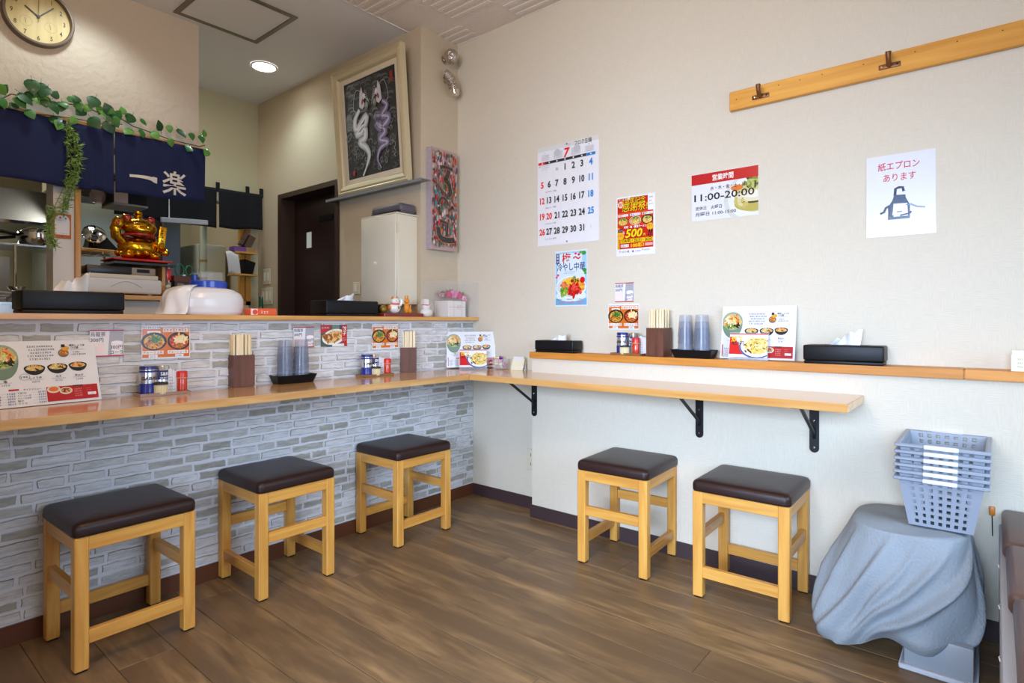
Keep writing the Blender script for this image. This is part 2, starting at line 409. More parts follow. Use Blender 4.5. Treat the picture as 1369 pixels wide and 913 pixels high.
ce = struct(MB().box(-3.3, -.243, YB, 0, ZC, ZC + .1).build('ceiling', M_ceil))
ce2 = struct(MB().box(-.243, XR, YB, 0, ZC + .012, ZC + .1).build('ceiling', mat('ceiling_base', '#777066', .8)))
M_tile = mat('speckled_acoustic_tile', '#e6ddd4', .85, bump=(70, .5), var=.08)
T = .303
def tile(groove):
    m = MB().box(-T / 2 + .0006, T / 2 - .0006, -T / 2 + .0006, T / 2 - .0006, 0, .012)
    if groove:
        for i in range(5):
            yy = -.106 + i * .053; m.box(-.14, .14, yy - .011, yy + .011, -.005, .001)
    return m.mesh('ceiling_tile', M_tile)
tm = [tile(0), tile(1)]
for i in range(12):
    for j in range(-1, 15):
        cx = -.243 + T * (i + .5); cy = -.5 + T * (.5 - j)
        if cy + T / 2 > .11 or cx + T / 2 > XR + .2: continue
        o = bpy.data.objects.new('ceiling_tile', tm[(i + j) % 2 == 1]); COL.objects.link(o); o.parent = ce2; o.location = (cx, cy, ZC)
struct(MB().box(-.248, -.238, YB, -.3, ZC - .004, ZC + .002).build('trim_1', M_white))

wr = struct(MB().box(-.13, XR, 0, .12, 0, ZC).build('wall_right', M_wall))
struct(MB().box(.528, XR, -.104, 0, 0, .84).build('wall_lower', M_wall))
struct(MB().box(-.935, -.13, -.3, 0, 0, ZC).box(-3.3, -1.716, -.3, 0, 0, ZC).box(-1.716, -.935, -.3, 0, 1.98, ZC).box(-1.716, -.935, -.12, 0, 0, 1.98).build('wall_far', M_wall_shade))
wl = struct(MB().box(-.13, 0, -2.95, 0, 0, 1.038).build('wall_left', M_mortar))
struct(MB().box(-1.24, -1.112, YB, -1.117, 1.93, ZC).build('wall_upper', M_clockwall))
struct(MB().box(-1.24, -1.112, -1.79, -1.117, 0, 1.145).box(-1.24, -1.112, YB, -1.79, 0, .80).box(-1.24, -1.112, -1.79, -1.705, 1.145, 1.93).build('wall_middle', M_white))
struct(MB().box(-2.155, -2.035, -1.25, -.3, 1.93, ZC).box(-2.155, -2.035, -.365, -.3, 0, 1.93).box(-2.155, -2.035, -1.25, -.365, 0, 1.05).build('wall_inner', M_hall))
struct(MB().box(-3.42, -3.3, YB, 0, 0, ZC).build('wall_rear', mat('olive_kitchen_wall', '#b9b293', .6)))
struct(MB().box(-1.0, 1.2, -3.07, -2.95, 0, ZC).build('wall_left', M_wall_shade))      # unseen wall past the counter end, added to shade the left bricks and floor
# shop-front wall with window behind the camera, and the wall with the window over the bench
struct(MB().box(-3.3, 1.2, YB - .12, YB, 0, ZC).box(3.2, XR, YB - .12, YB, 0, ZC).box(1.2, 3.2, YB - .12, YB, 0, .6).box(1.2, 3.2, YB - .12, YB, 2.05, ZC).build('wall_back', M_wall))
struct(MB().box(XR, XR + .12, YB, -2.2, 0, ZC).box(XR, XR + .12, -.3, .12, 0, ZC).box(XR, XR + .12, -2.2, -.3, 0, .75).box(XR, XR + .12, -2.2, -.3, 1.85, ZC).build('wall_front', M_wall))
M_glass = mat('window_glass', '#eef4f6', .02, alpha=.08)
for n, (a, b, z0, z1, ax) in enumerate(((1.2, 3.2, .6, 2.05, 0), (-2.2, -.3, .75, 1.85, 1))):
    f = MB(); k = 3
    def bx(u0, u1, z0_, z1_, d=.05, t=f):
        if ax == 0: t.box(u0, u1, YB - .09, YB - .09 + d, z0_, z1_)
        else: t.box(XR + .04, XR + .04 + d, u0, u1, z0_, z1_)
    bx(a, b, z0, z0 + .04); bx(a, b, z1 - .04, z1)
    for i in range(k + 1): u = a + (b - a - .04) * i / k; bx(u, u + .04, z0 + .04, z1 - .04)
    w = struct(f.build('window_%d' % (n + 1), M_alu))
    g = MB(); bx(a + .04, b - .04, z0 + .04, z1 - .04, .006, g); g.build('pane', M_glass, w)

# skirting boards
struct(MB().box(0, .008, -2.949, -.001, 0, .065).build('baseboard_left', M_baseL))
struct(MB().box(.009, .528, -.008, 0, 0, .065).build('baseboard_right', M_base))
struct(MB().box(.520, XR, -.112, -.104, 0, .065).box(.520, .528, -.104, -.008, 0, .065).build('baseboard_lower', M_base))

# bricks of the counter front: 300 nearest as single parts, the rest joined
bl = [.075, .095, .11, .12, .135, .155]; r = random.Random(11)
def brick_mesh(L, H, q):
    m = MB(); nu, nv = 6, 3; e = .0035
    gx = [-L / 2 + e + (L - 2 * e) * i / (nu - 1) for i in range(nu)]; gz = [-H / 2 + e + (H - 2 * e) * j / (nv - 1) for j in range(nv)]
    vs = []
    for i, yy in enumerate(gx):
        for j, zz in enumerate(gz):
            edge = j in (0, nv - 1)
            vs.append((.0055 + q.uniform(-.0012, .0012), yy + (q.uniform(-.002, .002) if i in (0, nu - 1) else 0), zz + (q.uniform(-.0022, .0022) if edge else 0)))
    rim = [(i, 0) for i in range(nu)] + [(nu - 1, 1)] + [(i, 2) for i in range(nu - 1, -1, -1)] + [(0, 1)]
    n0 = len(vs)
    for i, j in rim:
        p = vs[i * nv + j]; dy = -e if i == 0 else (e if i == nu - 1 else 0); dz = -e if j == 0 else (e if j == 2 else 0)
        vs.append((-.001, p[1] + dy * .8, p[2] + dz * .8))
    fs = [(i * nv + j, (i + 1) * nv + j, (i + 1) * nv + j + 1, i * nv + j + 1) for i in range(nu - 1) for j in range(nv - 1)]
    k = len(rim)
    for a in range(k):
        b = (a + 1) % k; ia = rim[a][0] * nv + rim[a][1]; ib = rim[b][0] * nv + rim[b][1]; fs.append((ia, n0 + a, n0 + b, ib))
    return m._add(vs, fs)
var = [[brick_mesh(L, .0305, r) for _ in range(4)] for L in bl]
vme = [[m.mesh('brick', M_brick, 50) for m in v] for v in var]
places = []
pitch = .0373
def rows(z0, z1):
    z = z0 + pitch / 2
    while z + .014 < z1:
        yy = -.003 + r.uniform(0, .09) * -1 + .08
        while yy > -2.75:
            q = r.randrange(len(bl)); L = bl[q]
            c = yy - L / 2
            if yy < -.002: places.append((c, z + r.uniform(-.0015, .0015), q, r.randrange(4)))
            elif yy - L < -.03:      # end brick cut to the corner
                places.append((None, z, yy - L, 0))
            yy -= L + .0075
        z += pitch
rows(.068, .737); rows(.768, 1.04)
places2 = [p for p in places if p[0] is not None]
cut = [p for p in places if p[0] is None]
places2.sort(key=lambda p: (p[0] + 2.548) ** 2 + (p[1] - 1.03) ** 2 * 1.0 + 5.8 if p[0] > -2.25 else 99)
for i, (c, z, q, k) in enumerate(places2[:300]):
    o = bpy.data.objects.new('brick', vme[q][k]); COL.objects.link(o); o.parent = wl; o.location = (0, c, z)
rest = MB()
for c, z, q, k in places2[300:]:
    src = var[q][k]; rest._add(src.v, src.f, Matrix.Translation((0, c, z)))
for _, z, e, _k in cut:
    m = brick_mesh(-e - .004, .0305, r); rest._add(m.v, m.f, Matrix.Translation((0, (e - .004) / 2, z)))
o = rest.build('bricks', M_brick, wl, 50); o['kind'] = 'stuff'

# counters and ledges (each board a thing)
def board(name, poly, z0, z1, m, label, cat):
    bmx = bmesh.new(); vs = [bmx.verts.new((x, y, z0)) for x, y in poly]; f = bmx.faces.new(vs)
    e = bmesh.ops.extrude_face_region(bmx, geom=[f]); 
    for v in e['geom']:
        if isinstance(v, bmesh.types.BMVert): v.co.z = z1
    bmesh.ops.recalc_face_normals(bmx, faces=bmx.faces[:]); bmesh.ops.bevel(bmx, geom=bmx.edges[:], offset=.0025, segments=2, affect='EDGES')
    return tag(MB().bm(bmx).build(name, m, None, 40), label, cat)
board('wooden_counter', [(.0085, -2.945), (.362, -2.945), (.362, -.001), (.0085, -.001)], .736, .765, M_counter, 'long glossy honey wood counter top in front of the white brick wall', 'counter')
board('wooden_counter', [(.3625, -.413), (2.05, -.413), (2.05, -.1045), (.5275, -.1045), (.5275, -.001), (.3625, -.001)], .736, .765, M_counterX, 'glossy honey wood counter top on black brackets along the right wall', 'counter')
board('counter_ledge', [(-.30, -2.945), (.049, -2.945), (.049, -.001), (-.129, -.001), (-.129, -.301), (-.30, -.301)], 1.0385, 1.058, M_shelfY, 'upper wooden ledge running along the top of the white brick partition', 'ledge')
board('wall_ledge', [(.523, -.124), (2.3365, -.124), (2.3365, -.0005), (.523, -.0005)], .8405, .873, M_shelf, 'long orange wooden ledge above the right counter holding cups and tissue boxes', 'ledge')
board('wall_ledge', [(2.3375, -.124), (3.28, -.124), (3.28, -.0005), (2.3375, -.0005)], .8405, .873, M_shelf, 'short wooden ledge board past the joint at the right edge, holding a cream card', 'ledge')
# wall brackets
def bracket(x, lab):
    t = thing('shelf_bracket', lab, 'bracket', (x, -.1045, .534), group='black brackets under the right counter')
    w = .0165
    m = MB(); pts = [(-w, .201), (-w, w)] + [(w * math.cos(a), w + w * math.sin(a)) for a in [PI + PI * i / 10 for i in range(1, 10)]] + [(w, w), (w, .201)]
    m.prism([(p[0], p[1]) for p in pts], 0, .006, Matrix(((1, 0, 0, 0), (0, 0, -1, 0), (0, 1, 0, 0), (0, 0, 0, 1)))); m.build('wall_plate', M_bmet, t)
    MB().box(-w, w, -.27, -.006, .196, .2015).build('top_plate', M_bmet, t)
    MB().tube([(0, -.003, .055), (0, -.014, .075), (0, -.20, .19), (0, -.215, .197)], .007, 8).build('strut', M_bmet, t, True)
    for z in (.02, .12):
        MB().lathe([(.0045, 0), (.004, .002), (0, .0025)], 12, Matrix.Translation((0, -.006, z)) @ Matrix.Rotation(PI / 2, 4, 'X')).build('screw', M_chrome, t, True)
bracket(.545, 'black metal bracket by the wall step, leftmost under the right counter')
bracket(1.438, 'black metal bracket above the gap between the two right stools, middle one')
bracket(1.886, 'black metal bracket nearest the free end of the right counter')

# hall door
d = struct(MB().box(-1.716, -1.668, -.31, -.18, 0, 1.98).box(-.975, -.935, -.31, -.18, 0, 1.98).box(-1.668, -.975, -.31, -.18, 1.945, 1.98).build('door_1', M_dframe))
MB().box(-1.667, -.976, -.20, -.165, .005, 1.944).build('door_leaf', M_darkw, d)
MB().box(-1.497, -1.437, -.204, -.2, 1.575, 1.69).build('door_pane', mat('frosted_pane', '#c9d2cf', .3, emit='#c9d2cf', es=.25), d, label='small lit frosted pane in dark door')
MB().box(-1.33, -1.16, -.206, -.2, 1.75, 1.79).build('door_plate', M_black, d, label='small black name plate')

# ceiling hatch + downlight
h = thing('ceiling_hatch', 'square ceiling access hatch with bronze metal frame', 'hatch', (-.82, -1.038, ZC))
f = MB()
for a, b, c2, d2 in ((-.235, .235, -.235, -.21), (-.235, .235, .21, .235), (-.235, -.21, -.21, .21), (.21, .235, -.21, .21)): f.box(a, b, c2, d2, -.008, -.0005)
f.build('frame', M_alu, h); MB().box(-.209, .209, -.209, .209, -.004, -.0005).build('panel', M_ceil, h)
t = thing('downlight', 'lit round recessed downlight in the white ceiling near the door', 'light', (-1.338, -.612, ZC))
MB().lathe([(.082, -.001), (.082, -.006), (.074, -.009), (.068, -.004)], 32, cap=False).build('trim_ring', M_white, t, True)
MB().lathe([(0, -.0045), (.07, -.0045)], 32, cap=False).build('lamp', mat('lit_lamp', '#ffffff', .5, emit='#fffdf5', es=30), t)
spot('downlight_beam', (-1.338, -.612, ZC - .02), (-1.2, -.5, 0), 21, (.74, .96, 1), 135, .8, .06)
# ------------------------------------------------------------------ stools
def make_stool():
    t = thing('stool', '', 'stool', group='padded wooden stools')
    LX, LY, lw, H = .3375, .318, .037, .397
    hx, hy = LX / 2, LY / 2
    for sx in (-1, 1):
        for sy in (-1, 1):
            a, b = sorted((sx * hx, sx * (hx - lw))); c, d = sorted((sy * hy, sy * (hy - lw)))
            l = MB().rbox(a, b, c, d, .005, H, .003, 1).build('leg', M_legz, t)
            MB().rbox(a + .004, b - .004, c + .004, d - .004, 0, .006, .001, 1).build('foot_pad', M_black, l)
    i = lw - .001; th = .02
    for sy in (-1, 1):
        c, d = sorted((sy * (hy - .002), sy * (hy - .002 - th)))
        MB().rbox(-hx + i, hx - i, c, d, H - .042, H - .0005, .0015, 1).build('apron', M_legx, t)
        c, d = sorted((sy * (hy - .006), sy * (hy - .006 - th)))
        MB().rbox(-hx + i, hx - i, c, d, .077, .117, .0015, 1).build('rung', M_legx, t)
    for sx in (-1, 1):
        a, b = sorted((sx * (hx - .002), sx * (hx - .002 - th)))
        MB().rbox(a, b, -hy + i, hy - i, H - .042, H - .0005, .0015, 1).build('apron', M_legy, t)
        a, b = sorted((sx * (hx - .006), sx * (hx - .006 - th)))
        MB().rbox(a, b, -hy + i, hy - i, .206, .246, .0015, 1).build('rung', M_legy, t)
    # padded seat: rounded cushion built as rings of a rounded rectangle
    m = MB(); rings = []; X, Y, rc_ = hx + .004, hy + .004, .022; nc = 7
    for ins, z in ((.006, 0), (.001, .002), (0, .008), (0, .024), (.0015, .031), (.005, .0365), (.011, .0405), (.02, .043), (.04, .0452), (.075, .0468), (.11, .0475)):
        rr = max(.004, rc_ - ins * .35); ring = []
        for q_, (sx, sy) in enumerate(((1, 1), (-1, 1), (-1, -1), (1, -1))):
            for k in range(nc):
                a_ = PI / 2 * (q_ + k / (nc - 1)); ring.append((sx * (X - ins - rr) + rr * math.cos(a_), sy * (Y - ins - rr) + rr * math.sin(a_), H + .0005 + z))
        rings.append(ring)
    n = len(rings[0]); m._add(sum(rings, []), [tuple(range(n))[::-1]] + [(k * n + i, k * n + (i + 1) % n, (k + 1) * n + (i + 1) % n, (k + 1) * n + i) for k in range(len(rings) - 1) for i in range(n)] + [tuple((len(rings) - 1) * n + i for i in range(n))])
    m.build('seat', M_leather, t, 60)
    return t
st = make_stool()
spots = [((.192, -1.891), 91.5, 'dark brown padded wooden stool nearest the left edge of the photo by the brick counter'),
         ((.172, -1.337), 0, 'dark brown padded wooden stool in the middle of the three along the brick counter'),
         ((.170, -.675), 90, 'dark brown padded wooden stool nearest the room corner by the brick counter'),
         ((1.184, -.266), 93, 'dark brown padded stool at the right wall under the middle bracket, left of the pair'),
         ((1.705, -.267), 1.2, 'dark brown padded stool at the right wall nearest the grey covered machine')]
for i, ((x, y), a, lab) in enumerate(spots):
    if i == 0: st.location = (x, y, 0); st.rotation_euler = (0, 0, R_(a)); st['label'] = lab
    else: dup(st, (x, y, 0), R_(a), lab)

# ------------------------------------------------------------------ tissue boxes
def tissue_box(loc, rz, L, D, H, lab, seed, tall=.055, kind=0):
    t = thing('tissue_box', lab, 'tissue box', loc, rz)
    MB().rbox(-L / 2 + .003, L / 2 - .003, -D / 2 + .003, D / 2 - .003, 0, .012, .003, 2).build('base', M_black, t, True)
    MB().rbox(-L / 2, L / 2, -D / 2, D / 2, .0125, H, .006, 3).build('cover', M_black, t, True)
    MB().box(-L * .3, L * .3, -.02, .02, H - .001, H + .0006).build('slot', mat('slot_shadow', '#0a0a0a', .9), t)
    q = random.Random(seed); ph = q.uniform(0, 6)
    def fn(u, v):
        w = .05; x = (u - .5) * 2 * w * (1 - .22 * v) + .018 * v
        rag = .42 + .55 * u ** 1.3 + .10 * math.sin(u * 9 + ph) * (1 - u) + .05 * math.sin(u * 23 + ph * 2)
        z = H + v * tall * rag
        yy = .014 * math.sin(u * 10 + ph + 1.5 * v) * (.3 + v) + .014 * v * math.sin(u * 4 + ph)
        return (x, yy, z)
    MB().grid(fn, 44, 12).build('tissue', M_tissue, t, 'all', .0006)
    return t
tissue_box((-.075, -1.965, 1.0585), R_(90), .292, .14, .077, 'large black tissue box on the upper ledge in front of the printer', 4, .075)
tissue_box((-.075, -.845, 1.0585), R_(90), .300, .14, .076, 'black tissue box with crumpled plastic on the upper ledge in front of the dark door', 9, .045)
tissue_box((.675, -.072, .8735), R_(2), .235, .095, .062, 'small black tissue box at the left end of the right wall ledge', 2, .042)
tissue_box((1.981, -.068, .8735), R_(1.5), .262, .118, .070, 'black tissue box on the right wall ledge beside the menu stand', 5, .068)

# ------------------------------------------------------------------ condiments
M_navy = mat('navy_enamel', '#1b2470', .3, coat=.4); M_tin = mat('printed_tin', '#c9cacc', .25, .85); M_red = mat('red_plastic_cap', '#d01f1a', .35, coat=.3)
M_chili = mat('chili_red_glass', '#c8371c', .2, coat=.5); M_amber = mat('amber_tray', '#8a5f33', .3, coat=.4); M_pale = mat('pale_yellow_content', '#e6d79a', .5)
M_stick = wood('chopstick_wood', '#e6cfa0', '#f5e8c8', 'Z', 60, 20, .6, 0, .02, .07)
M_holder = wood('brown_holder', '#55301f', '#6d4230', 'Z', 50, 10, .45, .1, .05, .03)
def wrap(rad):      # bend flat print round a can of this radius (front is local -Y)
    def f(x, y, z): a = x / rad - PI / 2; return ((rad + z) * math.cos(a), (rad + z) * math.sin(a), y)
    return f
def pepper_can(loc, rz, where):
    t = thing('pepper_can', 'silver and navy pepper can with lid, ' + where, 'can', loc, rz, 'pepper cans')
    MB().lathe([(.0265, 0), (.027, .002), (.027, .089), (.0265, .091)], 28).build('body', M_tin, t, True)
    MB().lathe([(.0275, .091), (.0275, .101), (.026, .1035), (0, .1035)], 28).build('lid', M_navy, t, True)
    p = P(); p.rect(-.0835, .002, .0835, .036, '#1f2a86')
    for i in range(16): p.rect(-.0835 + i * .01044, .002, -.0835 + (i + 1) * .01044, .036, '#1f2a86')
    p.v = []; p.f = []; p.c = []
    for i in range(40):
        a = -.0848 + i * .00424; p.rect(a, .002, a + .00424, .041, '#1f2a86'); p.rect(a, .081, a + .00424, .088, '#1f2a86')
    p.text('GABAN', 0, .06, .0165, '#3a2336', bold=.02)
    p.build(t, M_gloss, 'label_print', 'lettering', wrap(.0271)); return t
def pepper_tin(loc, rz, where):
    t = thing('spice_tin', 'tall silver spice tin with navy label, ' + where, 'can', loc, rz, 'spice tins')
    MB().lathe([(.024, 0), (.0245, .002), (.0245, .09), (.023, .092), (.023, .099), (.021, .102), (0, .102)], 28).build('body', M_tin, t, True)
    p = P()
    for i in range(14): a = -.0225 + i * .00322; p.rect(a, .052, a + .00322, .085, '#16205e')
    p.text('S&B', 0, .0725, .0175, '#f2f2f4', bold=.02, sx=.85); p.text('SELECT', 0, .0575, .0085, '#f2f2f4', bold=.02)
    p.build(t, M_gloss, 'label_print', 'lettering', wrap(.0246)); return t
def jar(loc, where):
    t = thing('toothpick_jar', 'small dark lidded jar of pale yellow picks, ' + where, 'jar', loc, 0, 'small jars')
    m = MB()
    for i in range(16):
        a = 2 * PI * i / 16; m.lathe([(.0042, .003), (.0042, .034)], 6, Matrix.Translation((.0185 * math.cos(a), .0185 * math.sin(a), 0)))
    m.lathe([(.016, .002), (.016, .034)], 12); m.build('picks', M_pale, t, True)
    MB().lathe([(.0235, 0), (.0245, .003), (.0245, .036), (.0225, .038)], 20).build('glass', M_clear, t, True)
    MB().lathe([(.0235, .036), (.0235, .042), (.02, .044), (0, .044)], 20).build('lid', mat('dark_lid', '#241a18', .4), t, True); return t
def chili(loc, where):
    t = thing('chili_bottle', 'red capped chili pepper bottle, ' + where, 'bottle', loc, 0, 'chili bottles')
    MB().lathe([(.0165, 0), (.0175, .003), (.0175, .05), (.0155, .055), (0, .055)], 20).build('bottle', M_chili, t, True)
    MB().lathe([(.0185, .055), (.0185, .075), (.016, .08), (0, .08)], 20).build('cap', M_red, t, True)
    MB().lathe([(.0178, .053), (.0188, .054), (.0188, .0565), (.0178, .0575)], 20).build('collar', mat('gold_collar', '#caa25a', .4), t, True); return t
def packet(loc, rz, where, H=.09):
    t = thing('toothpick_packet', 'white upright packet of paper wrapped toothpicks, ' + where, 'packet', loc, rz, 'white toothpick packets')
    q = random.Random(5); m = MB()
    for i in range(9): x = -.018 + i * .0042; m.box(x, x + .0036, -.011 + q.uniform(0, .004), .011, 0, H * q.uniform(.88, 1.0))
    m.build('wrapped_picks', M_paper, t)
    p = P(); 
    for k in range(5): p.bars(-.016 + .0, .012 + k * .011, .02 - .002 * k, .004, '#5b5f86')
    p.build(t, M_print, xf=lambda x, y, z: (x, -.0112 - z, y)); return t
def tray(loc, rz, lab, L=.165, D=.085):
    t = thing('condiment_tray', lab, 'tray', loc, rz, 'amber condiment trays'); w = .003; e = .007
    m = MB().box(-L / 2, L / 2, -D / 2, D / 2, 0, .003)
    for a in ((-L / 2, L / 2, -D / 2, -D / 2 + w), (-L / 2, L / 2, D / 2 - w, D / 2), (-L / 2, -L / 2 + w, -D / 2 + w, D / 2 - w), (L / 2 - w, L / 2, -D / 2 + w, D / 2 - w)): m.box(*a, .003, .011)
    m.build('pan', M_amber, t); return t
def cset(x, y, z, rz, where, kind=0):
    """set of condiments on a tray; local x runs along the counter, local -y faces the room"""
    c, s = math.cos(rz), math.sin(rz)
    def W2(a, b): return (x + a * c - b * s, y + a * s + b * c, z + .0035)
    tray((x, y, z + .0005), rz, 'amber tray of spices and toothpicks ' + where)
    w = where
    pepper_can(W2(-.045, .006), rz, w); jar(W2(-.012 if kind == 0 else -.015, -.022), w)
    pepper_tin(W2(.004 if kind == 0 else .012, .016), rz, w)
    if kind == 0: packet(W2(.035, .0), rz, w); chili(W2(.061, -.014), w)
    else: chili(W2(.042, -.016), w); packet(W2(.064, .016), rz, w)
cset(.068, -1.722, .765, R_(90 - 2), 'beside the menu board at the brick wall')
cset(.062, -.765, .765, R_(90 - 2), 'nearest the room corner')
cset(1.085, -.068, .873, R_(-4), 'on the right wall ledge', 1)

# chopstick holders
stick_me = MB().rbox(-.0040, .0040, -.0026, .0026, 0, .203, .0008, 1).mesh('chopstick', M_stick)
def chop(x, y, z, rz, where, seed):
    q = random.Random(seed); a = .0425; w = .004
    t = thing('chopstick_holder', 'brown square chopstick holder ' + where, 'holder', (x, y, z + .0005), rz, 'brown chopstick holders')
    m = MB().box(-a, a, -a, a, .004, .008)
    for bb in ((-a, a, -a, -a + w), (-a, a, a - w, a), (-a, -a + w, -a + w, a - w), (a - w, a, -a + w, a - w)): m.box(*bb, .008, .13)
    m.build('box', M_holder, t); MB().box(-a + .002, a - .002, -a + .002, a - .002, 0, .0045).build('plinth', M_holder, t)
    c, s = math.cos(rz), math.sin(rz)
    for i in range(9):
        for j in range(3):
            lx = -.0335 + i * .0084 + q.uniform(-.0004, .0004); ly = -.026 + j * .024 + q.uniform(-.004, .004)
            o = bpy.data.objects.new('chopstick', stick_me); COL.objects.link(o)
            o.location = (x + lx * c - ly * s, y + lx * s + ly * c, z + .0095 + q.uniform(0, .004)); o.rotation_euler = (q.uniform(-.02, .02), q.uniform(-.012, .012), rz + q.uniform(-.08, .08))
            tag(o, 'pale chopstick in the brown holder ' + where, 'chopstick', 'chopsticks in the holder ' + where)
chop(.016, -1.413, .765, R_(88), 'beside the tumblers on the brick counter', 1)
chop(.001, -.505, .765, R_(52), 'nearest the room corner', 2)
chop(1.232, -.066, .873, R_(-1), 'on the right wall ledge', 3)

# stacked tumblers in black trays
def cup_me():
    pr = [(.0265, .098), (.0275, .0975), (.0325, .03), (.0345, .027), (.036, .0), (.0345, .0), (.033, .027), (.031, .03), (.026, .0955), (0, .0955), (0, .098)]
    pr = [(0, .098), (.026, .098), (.0275, .0965), (.0345, .0), (.0335, .0), (.0265, .095), (.025, .0965), (0, .0965)]
    return MB().lathe(pr, 32, cap=False).mesh('tumbler', M_tint, True)
cup_mesh = cup_me()
def cups(x, y, z, rz, where):
    t = thing('tumbler_tray', 'black tray holding two stacks of tumblers ' + where, 'tray', (x, y, z + .0005), rz, 'black tumbler trays')
    m = MB(); L, D, H = .185, .098, .036; b = .012
    o = [(-L / 2, -D / 2), (L / 2, -D / 2), (L / 2, D / 2), (-L / 2, D / 2)]
    def ringp(e, zz): return [(sx * (L / 2 - e - (.0 if k else .012)) , sy * (D / 2 - e - (.012 if k else 0)), zz) for (sx, sy, k) in ((-1, -1, 0), (1, -1, 0), (1, -1, 1), (1, 1, 1), (1, 1, 0), (-1, 1, 0), (-1, 1, 1), (-1, -1, 1))]
    rr = [ringp(b, 0), ringp(0, H), ringp(.003, H), ringp(b + .002, .004)]
    vs = sum(rr, []); fs = [tuple(range(8))[::-1]] + [(k * 8 + i, k * 8 + (i + 1) % 8, (k + 1) * 8 + (i + 1) % 8, (k + 1) * 8 + i) for k in range(3) for i in range(8)] + [tuple(range(24, 32))]
    m._add(vs, fs); m.build('pan', M_black, t)
    c, s = math.cos(rz), math.sin(rz)
    for side, lx in (('left', -.039), ('right', .036)):
        for k in range(4):
            o = bpy.data.objects.new('tumbler', cup_mesh); COL.objects.link(o); o.location = (x + lx * c, y + lx * s, z + .005 + k * .0285)
            tag(o, 'smoky plastic tumbler, %s of the %s stack %s' % (('bottom one', 'second from bottom', 'second from top', 'top one')[k], side, where), 'tumbler', 'stacked smoky tumblers')
cups(.052, -1.195, .765, R_(88), 'on the left counter')
cups(1.405, -.085, .873, R_(-2), 'on the right wall ledge')
for o in (): pass

# ------------------------------------------------------------------ candy tub, card easel, shelf card
t = thing('candy_tub', 'clear tub filled with bright wrapped candies beside the cream card', 'tub', (.268, -.060, .7655))
MB().lathe([(.040, 0), (.045, .004), (.050, .055), (.052, .057), (.049, .057), (.044, .006), (0, .006)], 28).build('tub', M_clear, t, True)
q = random.Random(8); cc = ['#d51f2a', '#4a2a8c', '#efe9e2', '#e6d35a', '#c8c8d4', '#e07aa0', '#d6d8c0']
for k in range(26):
    a = q.uniform(0, 6.28); lv = k // 7; rr = .028 * math.sqrt(q.random()); zz = .014 + lv * .0165
    o = MB().ell((0, 0, 0), .014, .009, .008, 8, 6).build('wrapped_candy', mat('candy_' + cc[k % 7][1:], cc[k % 7], .3, coat=.4), None, True, loc=(.268 + rr * math.cos(a), -.060 + rr * math.sin(a), .7655 + zz)); o.rotation_euler = (q.uniform(-.6, .6), q.uniform(-.6, .6), q.uniform(0, 3))
    o['label'] = 'small %s wrapped candy in the clear tub' % ['red', 'purple', 'cream', 'yellow', 'silver', 'pink', 'pale green'][k % 7]; o['category'] = 'candy'; o['group'] = 'candies in the clear tub'
t = thing('card_easel', 'small cream blank card on a little white easel in the counter corner', 'card', (.398, -.075, .7655), R_(3))
MB().box(-.04, .04, -.001, .001, 0, .066, Matrix.Rotation(R_(-20), 4, 'X')).build('card', mat('cream_card', '#ece6c9', .6), t)
MB().box(-.033, .036, .018, .020, .05, .074).box(-.04, .04, .02, .05, 0, .002).box(-.03, .03, .045, .047, .0, .05).build('easel', M_paper, t)
t = thing('cream_card_stand', 'cream card with white top on the ledge at the right photo edge', 'card', (2.50, -.09, .8735))
MB().box(-.045, .05, -.012, .012, .0, .052).build('card_block', mat('cream_card', '#ece6c9', .6), t); MB().box(-.043, .05, -.009, .009, .0521, .066).build('white_top', M_paper, t)
p = P()
for k in range(3): p.bars(-.03, .012 + k * .012, .07, .005, '#b9b59c')
p.build(t, M_print, xf=lambda x, y, z: (x, -.0122 - z, y))

# ------------------------------------------------------------------ coat rail
t = thing('coat_rail', 'amber wooden coat rail with brown hooks high on the right wall', 'coat rail', (1.535, -.0005, 1.9355))
MB().rbox(0, 1.6, -.021, 0, 0, .082, .003, 1).build('board', M_rail, t, 40)
M_hook = mat('brown_hook_metal', '#7a4f2e', .4, .5)
for x in (.13, .583, 1.036, 1.489):
    hk = MB().rbox(x - .034, x + .034, -.0265, -.0212, .024, .042, .0025, 2).build('hook', M_hook, t, True)
    MB().tube([(x, -.024, .033), (x, -.045, .036), (x, -.056, .05), (x, -.056, .072)], [.0085, .0085, .008, .010], 10).build('peg', M_hook, hk, True)
    for s in (-.024, .024): MB().lathe([(.004, 0), (.003, .0015), (0, .0018)], 10, Matrix.Translation((x + s, -.0266, .033)) @ Matrix.Rotation(PI / 2, 4, 'X')).build('screw', M_chrome if s < 0 else M_black, hk)
m = MB()
for x in (.03, .2, .28, .36, .5, .66, .78, .9, 1.2, 1.35): m.lathe([(.0022, 0), (0, .0006)], 8, Matrix.Translation((x, -.0212, .045 if x < .1 else .062)) @ Matrix.Rotation(PI / 2, 4, 'X'))
o = m.build('nails', M_black, t); o['kind'] = 'stuff'

